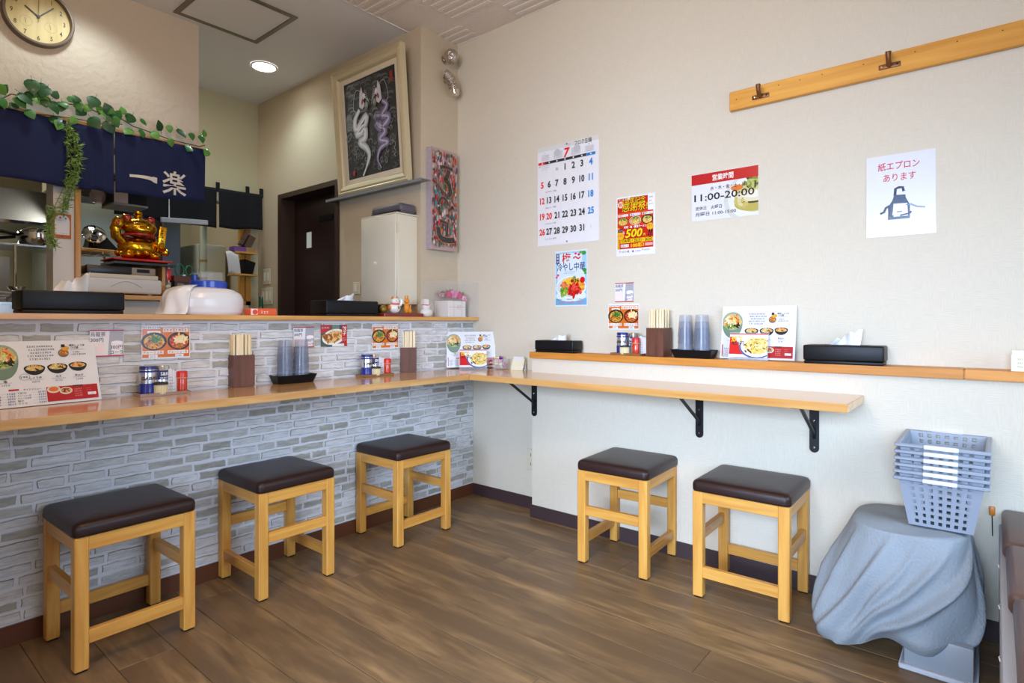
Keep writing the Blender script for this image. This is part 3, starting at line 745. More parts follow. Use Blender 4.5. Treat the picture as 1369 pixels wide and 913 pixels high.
# ------------------------------------------------------------------ covered machine, baskets, bench
t = thing('covered_machine', 'grey cloth draped over a machine on a grey base beneath the baskets', 'covered machine', (2.205, -.30, 0))
M_cloth = mat('grey_blue_cloth', '#8f989f', .75, bump=(160, .3), var=.09); M_gbase = mat('grey_plastic_base', '#8f979f', .45)
def hem(a):
    d = lambda c, w: math.exp(-((((a - c) + PI) % (2 * PI) - PI) / w) ** 2)
    return .07 - .05 * d(R_(225), .75) + .03 * d(R_(255), .22) + .008 * math.sin(a * 7)
def cl(u, v):
    a = 2 * PI * u; ca, sa = math.cos(a), math.sin(a); n = 3.0
    k = (abs(ca) ** n + abs(sa) ** n) ** (-1 / n)
    d = lambda c, w: math.exp(-((((a - c) + PI) % (2 * PI) - PI) / w) ** 2)
    if v < .3:
        q = v / .3; z = .406 - .010 * q ** 3 + .004 * math.sin(a * 3 + q * 4) * q; ex = .150 * q; ey = .160 * q; bulge = 0
    else:
        q = (v - .3) / .7; zb = hem(a); z = .396 - (.396 - zb) * q
        fl_ = math.sin(min(1, q) * PI * .6)
        ex = .152 + (.03 if ca > 0 else .085) * fl_; ey = .162 + (.035 if sa < 0 else .005) * fl_
        b_ = math.sin(a * 11 + 2.6 * q + 1.5 * math.sin(a * 3)) * .006 * q + math.sin(a * 6 - 4.5 * q + 1.2) * .008 * q
        # folds: creases that run diagonally down from the upper corners, plus vertical pleats at the side
        for c0, sl, w, h in ((6.05, -1.75, .13, .032), (5.45, -1.35, .10, .026), (5.0, -.95, .07, .014), (4.55, -.65, .12, .024), (3.95, -.15, .10, .02), (3.5, .15, .08, .016), (6.2, -.6, .08, .016), (0.25, -.2, .1, .016)):
            e_ = ((a - c0 - sl * q + PI) % (2 * PI) - PI) / w
            b_ += h * (math.exp(-e_ * e_) if e_ > 0 else math.exp(-(e_ * 2.6) ** 2)) * min(1, q * 2.2) * (1 if q < .85 else 1 - (q - .85) * 2.5)
        b_ += .035 * d(3.85, .3) * max(0, q - .55) * 1.6
        b_ -= .022 * max(0, (q - .88) / .12) ** 1.5
        bulge = b_ if sa < .6 else b_ * .1
    x, y_ = k * ca * (ex + bulge), min(k * sa * (ey + bulge), .186)
    return (x - .012 * max(0, v - .3), y_, z)
MB().grid(cl, 220, 80, wrap=True).build('cloth_cover', M_cloth, t, 'all')
MB().rbox(.0, .165, -.165, .17, .014, .11, .006, 2).build('machine_base', M_gbase, t, True)
MB().rbox(-.012, .175, -.178, .178, 0, .016, .004, 1).build('base_foot', mat('pale_grey_plastic', '#b7bec6', .4), t, True)

M_bask = mat('grey_basket_plastic', '#8f98a6', .45); M_grip = mat('pale_grip', '#dfe3ea', .35)
def basket(me=None):
    H = .146; bw, bd, tw, td = .0785, .125, .104, .14
    def wall(m, P0, P1, P2, P3, nx, nz, mx, z0, z1):
        P0, P1, P2, P3 = map(Vector, (P0, P1, P2, P3))
        def pt(u, v): return (P0.lerp(P1, u)).lerp(P3.lerp(P2, u), v)
        us = [0] + [mx + (1 - 2 * mx) * (i + k) / nx for i in range(nx) for k in (.26, .74)] + [1]
        vs = [0] + [z0 + (z1 - z0) * (j + k) / nz for j in range(nz) for k in (.24, .78)] + [1]
        V = [pt(u, v) for u in us for v in vs]; n = len(vs)
        F = [(i * n + j, (i + 1) * n + j, (i + 1) * n + j + 1, i * n + j + 1) for i in range(len(us) - 1) for j in range(n - 1) if not (i % 2 == 1 and j % 2 == 1)]
        m._add(V, F)
    m = MB()
    b = [(-bw, -bd, 0), (bw, -bd, 0), (bw, bd, 0), (-bw, bd, 0)]; tp = [(-tw, -td, H), (tw, -td, H), (tw, td, H), (-tw, td, H)]
    for i, (nx, mx) in enumerate(((7, .09), (10, .06), (7, .09), (10, .06))):
        j = (i + 1) % 4; wall(m, b[i], b[j], tp[j], tp[i], nx, 7, mx, .03, .98)
    m._add(b, [(0, 1, 2, 3)])
    rim = MB(); o = .012
    for (x0, x1, y0, y1) in ((-tw - o, tw + o, -td - o, -td + .001), (-tw - o, tw + o, td - .001, td + o), (-tw - o, -tw + .001, -td + .001, td - .001), (tw - .001, tw + o, -td + .001, td - .001)):
        rim.rbox(x0, x1, y0, y1, H - .008, H + .002, .002, 1)
    gr = []
    for s in (-1, 1):
        a, c = sorted((s * (td + .001), s * (td + .0155))); gr.append(MB()); gr[-1].rbox(-.042, .042, a, c, H - .009, H + .0035, .003, 2)
    return m, rim, gr
t = thing('basket', '', 'basket', (2.289, -.262, .4095), R_(0), 'stacked grey plastic baskets')
a, b, c = basket(); a.build('body', M_bask, t, False, .0022); b.build('rim', M_bask, t, True)
for g in c: g.build('grip', M_grip, t, True, label='pale grip on the basket rim')
names = ['lowest grey lattice basket of the stack, standing on the cloth', 'second grey basket from the bottom of the stack', 'third grey basket from the bottom of the stack', 'third grey basket from the top of the stack', 'second grey basket from the top of the stack', 'topmost grey basket of the stack on the covered machine']
t['label'] = names[0]
for k in range(1, 6): dup(t, (2.289 + .0006 * k, -.262, .4095 + .0203 * k), None, names[k])

t = thing('bench', 'brown padded bench with grey upholstered side at the right photo edge', 'bench', (2.425, -.113, 0))
M_bgrey = mat('grey_vinyl', '#b6bcc6', .5, var=.04); M_bleath = mat('reddish_brown_leather', '#5a4038', .4, coat=.1, bump=(300, .1))
MB().rbox(0, .48, -2.4, 0, .0, .385, .006, 2).build('base', M_bgrey, t, True)
for k, (ya, yb, off) in enumerate(((-.372, -.002, .006), (-.758, -.376, .012), (-1.16, -.762, .02), (-1.56, -1.164, .03), (-1.96, -1.564, .03), (-2.36, -1.964, .03))):
    MB().rbox(off, .5, ya, yb, .386, .436, .016, 4).build('cushion', M_bleath, t, True)
m = MB()
for k, (yy, zz) in enumerate(((-.40, .372), (-.62, .345), (-.80, .30), (-.9, .25))): m.tube([(-.001, yy, zz), (-.003, yy + .012, zz + .003), (-.001, yy + .03, zz - .002)], .0015, 6)
o = m.build('staples', M_paper, t); o['kind'] = 'stuff'
t = thing('orange_tag', 'small orange plastic tag on a dark cord by the bench corner', 'tag', (2.408, -.108, .40))
MB().rbox(-.008, .008, -.006, .0, .005, .035, .003, 2).build('tag_body', mat('orange_plastic', '#c9781c', .4), t, True); MB().tube([(0, -.003, .006), (.001, -.003, -.06)], .0015, 6).build('cord', M_black, t)
# ------------------------------------------------------------------ printed matter
RW = (PI / 2, 0, 0); LW = (PI / 2, 0, PI / 2)
NOOD = ['#e8c25a', '#f0d98a', '#d99a3a', '#c9752a']; GREEN = ['#5d8a34', '#86a94a', '#3f6a28']; REDS = ['#c9402a', '#e06a35', '#a83220']; DARK = ['#1c1b1a', '#2c2622']
def topbowl(p, cx, cy, rx, ry, cols, sd, n=70, dark='#1b1a1a'):
    q = random.Random(sd); p.ell(cx, cy, rx, ry, dark); p.ell(cx, cy, rx * .9, ry * .9, '#3a2417'); p.ell(cx, cy - ry * .06, rx * .8, ry * .78, cols[0])
    p.blobs(cx, cy - ry * .05, rx * .76, ry * .72, cols, n, rx * .26, q)
def sidebowl(p, cx, cy, w, sd, body='#1d2022', n=40, cols=None):
    q = random.Random(sd); r = w / 2; h = w * .19
    p.poly([(cx - r, cy)] + [(cx + r * .98 * math.cos(a), cy + w * .42 * math.sin(a)) for a in [PI + PI * i / 14 for i in range(1, 14)]] + [(cx + r, cy)], body)
    p.ell(cx, cy, r, h, body); p.ell(cx, cy - h * .08, r * .9, h * .86, '#3b3a38'); p.ell(cx, cy - h * .15, r * .82, h * .74, '#d9b676')
    p.blobs(cx - r * .1, cy + h * .1, r * .55, h * .8, cols or ['#e8d7a8', '#cdb45f', '#b9c878', '#e2a65a'], n, w * .11, q)
    p.blobs(cx + r * .35, cy + h * .15, r * .3, h * .55, ['#e08a3a', '#e9b35a'], n // 4, w * .1, q); p.blobs(cx + r * .3, cy - h * .35, r * .22, h * .4, DARK, 8, w * .1, q)
def sheet(name, label, cat, loc, rot, w, h, m=None, group=None, th=.0008, tilt=0):
    e = Euler(rot).to_matrix() @ Matrix.Rotation(tilt, 3, 'X')
    t = thing(name, label, cat, loc, tuple(e.to_euler()), group)
    MB().box(-w / 2, w / 2, 0, h, -th / 2, th / 2).build('sheet', m or M_paper, t); return t

# calendar
t = sheet('wall_calendar', 'large white July wall calendar with black, red and blue dates', 'calendar', (.681, -.0012, 1.443), RW, .388, .535)
MB().box(-.194, .194, .512, .535, .0005, .002).build('binding_strip', mat('grey_white_strip', '#d9d9d4', .5), t)
MB().lathe([(.004, 0), (.004, .003), (0, .004)], 10, Matrix.Translation((0, .525, .002))).build('pin', M_alu, t); MB().lathe([(.004, 0), (.004, .003), (0, .004)], 10, Matrix.Translation((0, .012, .0006))).build('pin', M_alu, t)
p = P(.0021); H = .535; X0 = -.194
cx = [X0 + .388 * f for f in (.085, .205, .335, .47, .605, .74, .88)]
p.text('フロク生麺', .10, .519, .026, '#26262a', bold=.01, fit=.105); p.bars(.005, .513, .03, .012, '#d0b9b4')
for i, c in enumerate(cx): p.rect(c - .0265, H * (1 - .178), c + .0265, H * (1 - .152), '#e02a22' if i == 0 else '#1d7fc8' if i == 6 else '#332e33'); p.rect(c - .004, H * (1 - .172), c + .004, H * (1 - .158), '#e6e6e6')
p.rect(-.085, H * .86, -.028, H * .93, '#cfd0d4'); p.rect(.028, H * .86, .085, H * .93, '#cfd0d4'); p.ell(-.062, H * .915, .02, .02, '#c2c3c8'); p.ell(.062, H * .915, .02, .02, '#c2c3c8')
p.text('7', 0, H * .897, .066, '#f01818', bold=.03, shear=.15)
for sx in (-.165, .115):
    for rr in range(5): p.bars(sx, H * (.862 + .012 * rr), .052, .0035, '#9b9ba6')
    p.bars(sx + .02, H * .928, .008, .006, '#55555c')
for row in range(5):
    yy = H * (1 - (.238, .385, .545, .705, .86)[row])
    for i, c in enumerate(cx):
        nday = row * 7 + i - 2
        if row == 0 and i == 2: p.text('30', c, yy - .004, .024, '#9a9a9a', sx=.8)
        if 1 <= nday <= 31:
            col = '#e83a26' if i == 0 or nday == 20 else '#1d84d0' if i == 6 else '#3a3632'
            p.text(str(nday), c, yy, .047, col, bold=.03, sx=.80 if nday > 9 else .88)
        if row == 4 and i == 6: p.text('1', c, yy, .024, '#8cc0e6', sx=.8)
    if row: p.bars(cx[0] + .02, yy - .043, .045, .005, '#a3a3a8'); p.bars(cx[2] - .025, yy - .043, .02, .007, '#77777c')
for i in range(6): p.rect(cx[i] + .026, .02, cx[i] + .0264, H * .82, '#d4d4d8')
p.bars(X0 + .012, H * .80, .01, .006, '#d06a6a')
for k in range(3): p.bars(X0 + .03, H * (.805 - .02 * k), .06 - .012 * k, .004, '#b7b7bd')
p.build(t, M_print)

# red and yellow anniversary poster
t = sheet('sale_poster', 'red and yellow ramen sale poster reading 500 on the right wall', 'poster', (1.078, -.0012, 1.353), RW, .206, .289)
p = P(); w, h = .206, .289
p.rect(-.097, .034, .094, .282, '#c8251c'); p.rect(-.097, .034, -.085, .14, '#e0a51e'); p.rect(.066, .21, .097, .282, '#f4f2f2'); p.rect(-.097, .20, .07, .212, '#e04a1c')
p.text('1周年記念', -.008, .2655, .036, '#3b0e0a', bold=.04, shear=.12, fit=.126); p.z += 3e-5; p.text('1周年記念', -.008, .2655, .035, '#f6cf1e', bold=.004, shear=.12, fit=.122)
p.text('感謝祭!', -.003, .236, .046, '#3b0e0a', bold=.04, shear=.12, fit=.140); p.z += 3e-5; p.text('感謝祭!', -.003, .236, .045, '#f8d61e', bold=.004, shear=.12, fit=.136)
p.ell(-.079, .252, .0175, .0175, '#f0a024'); p.ell(-.079, .252, .0145, .0145, '#f6ead2'); p.text('祝', -.079, .252, .022, '#cc2016', bold=.02)
p.text('ラーメン一楽', -.06, .277, .011, '#ffffff', bold=.01)
p.rect(-.097, .145, .094, .2, '#d23f1f')
for i, (c, col) in enumerate(((-.066, '#d4522a'), (0, '#e6dfc6'), (.064, '#2a1d18'))):
    p.rect(c - .028, .192, c + .028, .203, '#f2f0ee'); p.text(('味噌ラーメン', '塩ラーメン', '醤油ラーメン')[i], c, .1975, .009, ('#c9241c', '#2c55b0', '#2b2320')[i], bold=.02, fit=.05)
    topbowl(p, c, .168, .031, .022, NOOD + ['#e9d3a0', '#d98040'], 20 + i, 50, col); p.blobs(c, .178, .014, .007, GREEN, 14, .009, random.Random(i))
p.text('味噌・塩・醤油ラーメン', 0, .139, .013, '#ffffff', bold=.02, fit=.12)
p.ell(.078, .132, .018, .017, '#f0b42a'); p.bars(.066, .134, .024, .007, '#c9321c'); p.ell(-.079, .098, .019, .018, '#f0b42a'); p.bars(-.092, .096, .026, .008, '#d0451c')
p.rect(-.095, .118, -.068, .131, '#2a2c40'); p.bars(-.093, .121, .023, .006, '#d8d8e6')
p.text('500', -.008, .108, .056, '#7a1a10', bold=.06, shear=.2, fit=.098); p.z += 3e-5; p.text('500', -.008, .108, .055, '#f9d71c', bold=.03, shear=.2, fit=.093); p.text('各', -.062, .114, .013, '#ffffff', bold=.02); p.text('!!', .078, .104, .04, '#231a18', bold=.04, shear=.25); p.text('円', .048, .096, .012, '#f9d71c', bold=.03)
p.rect(-.08, .062, .094, .082, '#f2c51c'); p.text('7/24(金)・25(土)・26(日)', .007, .072, .021, '#2b1a10', bold=.02, fit=.165)
p.rect(-.08, .04, .094, .058, '#d8301c'); p.rect(-.078, .042, -.035, .056, '#f4efe8'); p.bars(-.075, .044, .036, .009, '#4a3a50'); p.text('100杯!', .012, .049, .022, '#f7d21c', bold=.03, fit=.07); p.rect(.052, .042, .092, .056, '#f0a6a0')
p.text('ラーメン一楽', -.06, .021, .013, '#5b4a3a', bold=.01, fit=.055); p.bars(.0, .017, .03, .006, '#8d8d92'); p.ell(-.012, .02, .004, .005, '#333333'); p.ell(.04, .025, .004, .004, '#f0b42a'); p.bars(.048, .02, .03, .006, '#9d9da2')
p.vtext('', 0, 0, .01, '#000000'); p.bars(.072, .268, .02, .007, '#8a8a90'); p.bars(.074, .25, .016, .007, '#c44a3a'); p.bars(.074, .235, .018, .006, '#8a8a90')
p.build(t, M_gloss)

# plum cold noodle poster
t = sheet('noodle_poster', 'pale blue cold noodle poster with red and navy brush writing', 'poster', (.705, -.0012, 1.113), RW, .203, .292)
p = P(); p.rect(-.098, .006, .098, .286, '#a9d4ec'); p.ell(0, .16, .088, .12, '#dcebf3'); p.rect(-.085, .20, .07, .275, '#dfeef5'); p.rect(-.098, .006, .098, .04, '#6fb4dc'); p.ell(0, .055, .095, .03, '#e4f0f6')
p.rect(-.094, .225, -.073, .278, '#223c7e'); p.vtext('夏限定', -.0835, .268, .014, '#ffffff', 1.15)
p.text('梅', -.028, .252, .06, '#d8211c', bold=.012); p.text('〜', .037, .252, .05, '#d8211c', bold=.03)
p.text('冷やし中華', 0, .207, .045, '#1c2f7c', bold=.012, fit=.175)
for x, y, s, c in ((.03, .274, .008, '#e2356e'), (.05, .268, .009, '#e2356e'), (.08, .274, .014, '#3c9a3c'), (.062, .279, .01, '#5cb04a'), (.085, .185, .013, '#3c9a3c'), (.09, .17, .01, '#58b050'), (-.082, .165, .009, '#e65a80'), (-.09, .154, .007, '#e2356e'), (-.088, .105, .009, '#e2356e'), (-.08, .095, .006, '#e68aa0')):
    p.ell(x, y, s, s * .8, c, 7)
p.bars(-.04, .178, .08, .005, '#8895b0'); p.bars(-.045, .17, .06, .005, '#8895b0')
p.ell(.0, .1, .095, .058, '#f4f6f8'); p.ell(.0, .1, .088, .052, '#d8e2ea'); q = random.Random(3)
p.ell(.012, .102, .07, .044, '#e8b23a'); p.blobs(0, .125, .05, .022, ['#f2d64a', '#f4c83a', '#e9a82c'], 50, .024, q); p.blobs(.055, .105, .03, .03, ['#f0a02a', '#e88a24', '#f4c04a'], 40, .02, q)
p.blobs(-.045, .08, .028, .028, ['#8fb83a', '#c2d25a', '#5d9230'], 40, .024, q); p.blobs(-.04, .11, .02, .016, ['#e2603a', '#f0905a'], 20, .018, q); p.blobs(.022, .082, .036, .03, ['#d42420', '#e83a2c', '#c01a1a', '#f05a48'], 70, .026, q)
p.ell(.072, .135, .015, .016, '#d81c24'); p.ell(.01, .132, .012, .009, '#a82a1c'); p.blobs(.035, .133, .014, .008, ['#7a2418', '#4c1c14'], 10, .014, q); p.blobs(.02, .148, .012, .006, GREEN, 8, .012, q)
for i, s in enumerate(('1100円', '1200円', '1500円')): p.bars(-.085 + .062 * i, .033, .03, .006, '#44485a'); p.text(s, -.062 + .06 * i, .02, .015, '#e07070', fit=.045, bold=.01)
p.build(t, M_gloss, clip=(-.098, .006, .098, .286))

# opening hours
t = sheet('hours_sign', 'laminated opening hours sign with red banner and noodle photo', 'sign', (1.505, -.0012, 1.482), RW, .291, .211, M_lam)
p = P(); 
p.ell(.10, .075, .10, .10, '#d3d6d2', 40); p.ell(.105, .08, .088, .088, '#e6e8e6', 40); p.ell(.13, .085, .085, .07, '#c9c58e', 36)
p.ell(.125, .055, .08, .036, '#b9ae58', 32); p.ell(.125, .078, .075, .026, '#4a4830', 32); p.ell(.125, .084, .072, .024, '#ddd9bd', 32); p.ell(.13, .09, .055, .014, '#eae7d6', 28)
p.blobs(.118, .142, .028, .02, ['#4d5c2a', '#2f3a20', '#7d8c3c', '#b4bd6c'], 60, .022, random.Random(4)); p.ell(.056, .126, .026, .013, '#dc7c38'); p.blobs(.07, .06, .03, .016, ['#d8cf9a', '#c8ba6a'], 16, .025, random.Random(2))
p.rect(-.1455, .162, .1455, .209, '#c01f26')
p.text('営業時間', -.005, .185, .029, '#f4efe9', bold=.02, fit=.092); p.text('水・木・金・土・日', .015, .139, .019, '#26242a', bold=.01, fit=.15)
p.text('11:00-20:00', -.002, .103, .043, '#232127', bold=.015, fit=.262)
p.text('定休日　火曜日', -.068, .056, .018, '#26242a', bold=.01, fit=.118); p.text('月曜日 11:00-15:00', -.038, .029, .019, '#26242a', bold=.01, fit=.18)
p.build(t, M_gloss, clip=(-.1455, .002, .1445, .209))

# paper apron sign
t = sheet('apron_sign', 'white laminated paper apron sign with red writing and an apron drawing', 'sign', (2.148, -.0015, 1.347), RW, .212, .30, M_lam)
p = P(); p.text('紙エプロン', -.005, .258, .032, '#cc1f4a', bold=.008, fit=.128); p.text('あります', -.002, .215, .032, '#cc1f4a', bold=.008, fit=.10)
nv = '#1e2a4c'
p.line([(-.016, .145), (-.014, .172), (-.004, .176), (.008, .175), (.011, .16)], .009, nv)
p.poly([(-.018, .15), (.016, .148), (.018, .135), (.03, .11), (.03, .06), (-.038, .06), (-.036, .11), (-.024, .13)], '#2d4566'); p.poly([(-.02, .118), (.022, .116), (.024, .07), (-.024, .07)], '#e9edf2')
p.line([(-.062, .085), (-.05, .09), (-.044, .105), (-.032, .112)], .008, nv); p.line([(.03, .112), (.05, .10), (.075, .095)], .006, '#8c9ab0'); p.line([(-.034, .108), (-.033, .075), (-.02, .072)], .007, nv); p.line([(.0, .073), (.03, .078), (.034, .085)], .006, nv); p.rect(-.01, .085, .006, .089, '#5c7aa0'); p.rect(.018, .108, .03, .112, '#5c7aa0')
p.build(t, M_gloss)

def drink(loc, rot, label):
    t = sheet('drink_card', label, 'card', loc, rot, .103, .095, M_paper, 'drink price cards'); p = P()
    p.poly([(.002, .004), (.0505, .004), (.0505, .091), (.008, .091)], '#a9aab4'); p.rect(-.0515, .0905, .0515, .0948, '#b8232c'); p.rect(-.0515, .0002, .0515, .0048, '#b8232c')
    p.poly([(-.05, .01), (-.005, .01), (-.008, .05), (-.05, .045)], '#f0dfdc'); p.poly([(.012, .048), (.048, .048), (.046, .006), (.014, .006)], '#ece8ec'); p.ell(.03, .05, .018, .006, '#f4f2f4')
    p.text('烏龍茶', -.027, .079, .017, '#322556', bold=.004, fit=.045); p.text('300円', -.03, .059, .0165, '#322556', fit=.038, bold=.01)
    p.text('300円', .029, .033, .0165, '#53284e', fit=.038, bold=.01); p.text('コーラ', .029, .015, .015, '#53284e', bold=.015, fit=.04)
    p.build(t, M_print); return t
def donburi(loc, rot, label):
    t = sheet('rice_bowl_card', label, 'card', loc, rot, .168, .126, M_paper, 'orange rice bowl cards'); p = P()
    p.rect(-.081, .006, .081, .118, '#d9701f'); p.rect(-.084, .112, -.02, .121, '#efeeec'); p.bars(-.082, .1145, .06, .006, '#4c4c50'); p.rect(-.012, .1, .078, .116, '#efe6dc'); p.bars(-.01, .103, .085, .01, '#d9702a'); p.rect(-.065, .096, -.02, .105, '#efe6dc')
    topbowl(p, -.042, .066, .043, .034, ['#dcaa3a', '#e6c050', '#c65a28', '#9c3a1c', '#b9a23a'], 5, 80); p.blobs(-.04, .073, .02, .008, GREEN, 26, .016, random.Random(1))
    topbowl(p, .044, .066, .041, .034, ['#cf3a22', '#e05a2c', '#b72a1c', '#e0902c', '#7d8c34'], 6, 80); p.blobs(.05, .075, .018, .015, ['#f0dc9a', '#f4e6b8', '#e8c86a'], 34, .018, random.Random(2))
    for x0, s in ((-.082, 'チャーマヨ丼'), (.004, 'チャーシュー丼')): p.rect(x0, .018, x0 + .072, .031, '#f2efe9'); p.text(s, x0 + .036, .0245, .0125, '#a8441c', bold=.006, fit=.066)
    for x0 in (-.06, .03): p.rect(x0, .004, x0 + .03, .016, '#eeeef2'); p.bars(x0 + .005, .007, .02, .006, '#8c8ca8')
    p.build(t, M_gloss, clip=(-.084, .0, .081, .121)); return t
GX = .0075
drink((GX, -1.878, .908), LW, 'grey and red drink price card half hidden behind a menu board'); drink((GX, -1.118, .914), LW, 'grey and red drink price card on the bricks above the stacked tumblers'); drink((1.0185, -.0012, 1.128), RW, 'grey and red drink price card on the beige right wall')
donburi((GX, -1.687, .892), LW, 'orange rice bowl photo card on the bricks above a spice tray'); donburi((GX, -.66, .893), LW, 'orange rice bowl photo card on the bricks beside the chopstick holder'); donburi((1.0135, -.0012, .993), RW, 'orange rice bowl photo card on the right wall under the drink card')
t = sheet('gyoza_card', 'red and green gyoza dumpling photo card on the white bricks', 'card', (GX, -.963, .915), LW, .142, .102)
p = P(); p.rect(-.071, .0, .071, .102, '#41584e'); p.rect(-.01, .06, .03, .102, '#6f8276'); p.ell(0, .045, .064, .036, '#efece0', 26, rot=.2); p.ell(0, .046, .055, .028, '#ddd2b8', 26, rot=.2); q = random.Random(6)
p.blobs(-.01, .046, .048, .022, ['#b5712c', '#d99a4a', '#8a4c1c', '#e6c07a', '#c98436'], 60, .022, q); p.blobs(.02, .055, .03, .014, ['#e6c88a', '#d8a85a', '#b9702c'], 24, .02, q)
p.poly([(-.071, .102), (-.015, .102), (-.02, .08), (-.04, .07), (-.071, .06)], '#bc1f26'); p.bars(-.064, .084, .04, .008, '#f0d6d0'); p.rect(.043, 0, .071, .102, '#bc1f26'); p.vtext('餃子', .057, .084, .022, '#f6eee6', 1.05, bold=.02); p.bars(.047, .036, .02, .006, '#f0d0cc'); p.bars(.046, .026, .022, .006, '#f0d0cc'); p.rect(-.01, .0, .055, .012, '#e9ecee')
p.build(t, M_gloss, clip=(-.071, 0, .071, .102))

# menu boards
def menu(loc, rz, tilt, label, w=.30, h=.212):
    t = sheet('menu_board', label, 'menu', loc, (PI / 2, 0, rz), w, h, M_lam, 'laminated ramen menu boards', .003, tilt)
    p = P(.0018); k = w / .30
    p.ell(-.112, .15, .062, .058, '#8fa38c', 34, PI * 1.0, PI * 2.0) if 0 else None
    q = random.Random(12); x0 = -.105; p.poly([(x0 - .042, .165)] + [(x0 + .0425 * math.cos(a), .15 + .062 * math.sin(a)) for a in [PI + PI * i / 16 for i in range(17)]] + [(x0 + .0425, .165)], '#6f8a74')
    p.ell(x0, .162, .0425, .04, '#94a890'); p.ell(x0, .16, .037, .034, '#cbb37a'); p.blobs(x0, .158, .033, .028, ['#d9a24a', '#e8c77a', '#e07a35', '#c9b36a', '#e8e0c0'], 80, .016, q); p.blobs(x0 + .01, .175, .018, .012, ['#e07a35', '#e8a25a', '#d05a28'], 24, .012, q); p.blobs(x0 - .005, .138, .026, .01, GREEN, 24, .011, q); p.blobs(x0 + .02, .143, .012, .009, DARK, 10, .014, q); p.blobs(x0 + .0, .165, .015, .012, ['#d8dc8a', '#c8d27a'], 16, .01, q)
    for i in range(5): p.bars(-.038 + .004 * (i % 3), .19 - i * .0105, .068 - .006 * (i % 3) * (i // 2), .006, '#55555a')
    sidebowl(p, -.024, .122, .056, 31); sidebowl(p, .037, .123, .056, 32); sidebowl(p, .094, .126, .052, 33, cols=['#e0923a', '#d9672c', '#e9c07a'])
    for x, s in ((-.024, 'しょうゆ'), (.037, 'みそ'), (.094, '辛みそ')): p.text(s, x, .09, .0085, '#2c2a2c', bold=.01); p.bars(x - .018, .082, .036, .003, '#9a9aa0'); p.bars(x - .01, .074, .02, .005, '#6d6d74')
    p.ell(.058, .168, .015, .014, '#5b6f66'); p.ell(.058, .169, .0125, .011, '#b8662c'); p.blobs(.058, .169, .01, .008, ['#e0a24a', '#6a8a3a', '#c9502a'], 14, .007, q); p.ell(.065, .184, .011, .008, '#d9a23a'); p.rect(.054, .188, .064, .198, '#2a2422')
    p.text('濃厚しょうゆ', .098, .194, .0075, '#2c2a2c', bold=.01, fit=.045); p.text('つけ麺', .09, .186, .008, '#2c2a2c', bold=.01); p.bars(.078, .178, .04, .003, '#9a9aa0'); p.bars(.085, .168, .022, .005, '#6d6d74'); p.bars(.08, .16, .04, .005, '#6d6d74')
    p.ring(-.052, .094, .0135, .0105, .0008, '#4a4a4e'); p.bars(-.062, .091, .02, .006, '#4a4a4e'); p.text('塩', -.1, .083, .009, '#2c2a2c', bold=.01); p.bars(-.125, .076, .04, .003, '#9a9aa0'); p.bars(-.11, .068, .02, .005, '#6d6d74')
    p.rect(.0, .008, .142, .056, '#b5202a'); p.ell(.019, .047, .018, .012, '#d9d6bd'); p.ell(.019, .048, .013, .008, '#e0703a'); p.ell(.052, .04, .018, .012, '#d3d3b8'); p.ell(.052, .041, .013, .008, '#a8502c'); p.blobs(.052, .041, .01, .006, DARK + ['#d9b070'], 10, .006, q); p.rect(.072, .052, .10, .0565, '#332a2c')
    for i in range(4): p.bars(.075, .041 - i * .0075, .02, .0035, '#e8a8a4'); p.bars(.11, .043 - i * .0075, .014, .0025, '#d98a86')
    p.rect(.112, .02, .136, .029, '#eef0f4'); p.bars(.115, .022, .018, .004, '#7d8cb0')
    p.rect(-.143, .008, -.139, .06, '#b5202a'); p.rect(-.095, .052, -.07, .057, '#b5202a'); p.text('サイドメニュー', -.036, .053, .0085, '#2c2a2c', fit=.045)
    for i, s in enumerate(('TKG', 'チャーシュー丼', 'チャーマヨ丼', '餃子', 'ライス')):
        yy = .043 - i * .0083; p.text(s, -.075, yy, .0068, '#33333a', al='L', fit=min(.034, .0075 * len(s))); p.bars(-.022, yy - .0025, .018, .005, '#5b5b86'); p.rect(-.038, yy - .0006, -.024, yy, '#aaaaaf')
        p.bars(-.135, yy - .0025, .02, .005, '#44444c'); p.bars(-.1, yy - .0025, .018, .005, '#5b5b86'); p.rect(-.114, yy - .0006, -.102, yy, '#aaaaaf')
    p.cut(-.146, .004, .146, .208)
    if k != 1: p.v = [(x * k, y * k, z) for x, y, z in p.v]; p.tv = [(x * k, y * k, z) for x, y, z in p.tv]
    p.build(t, M_gloss); return t
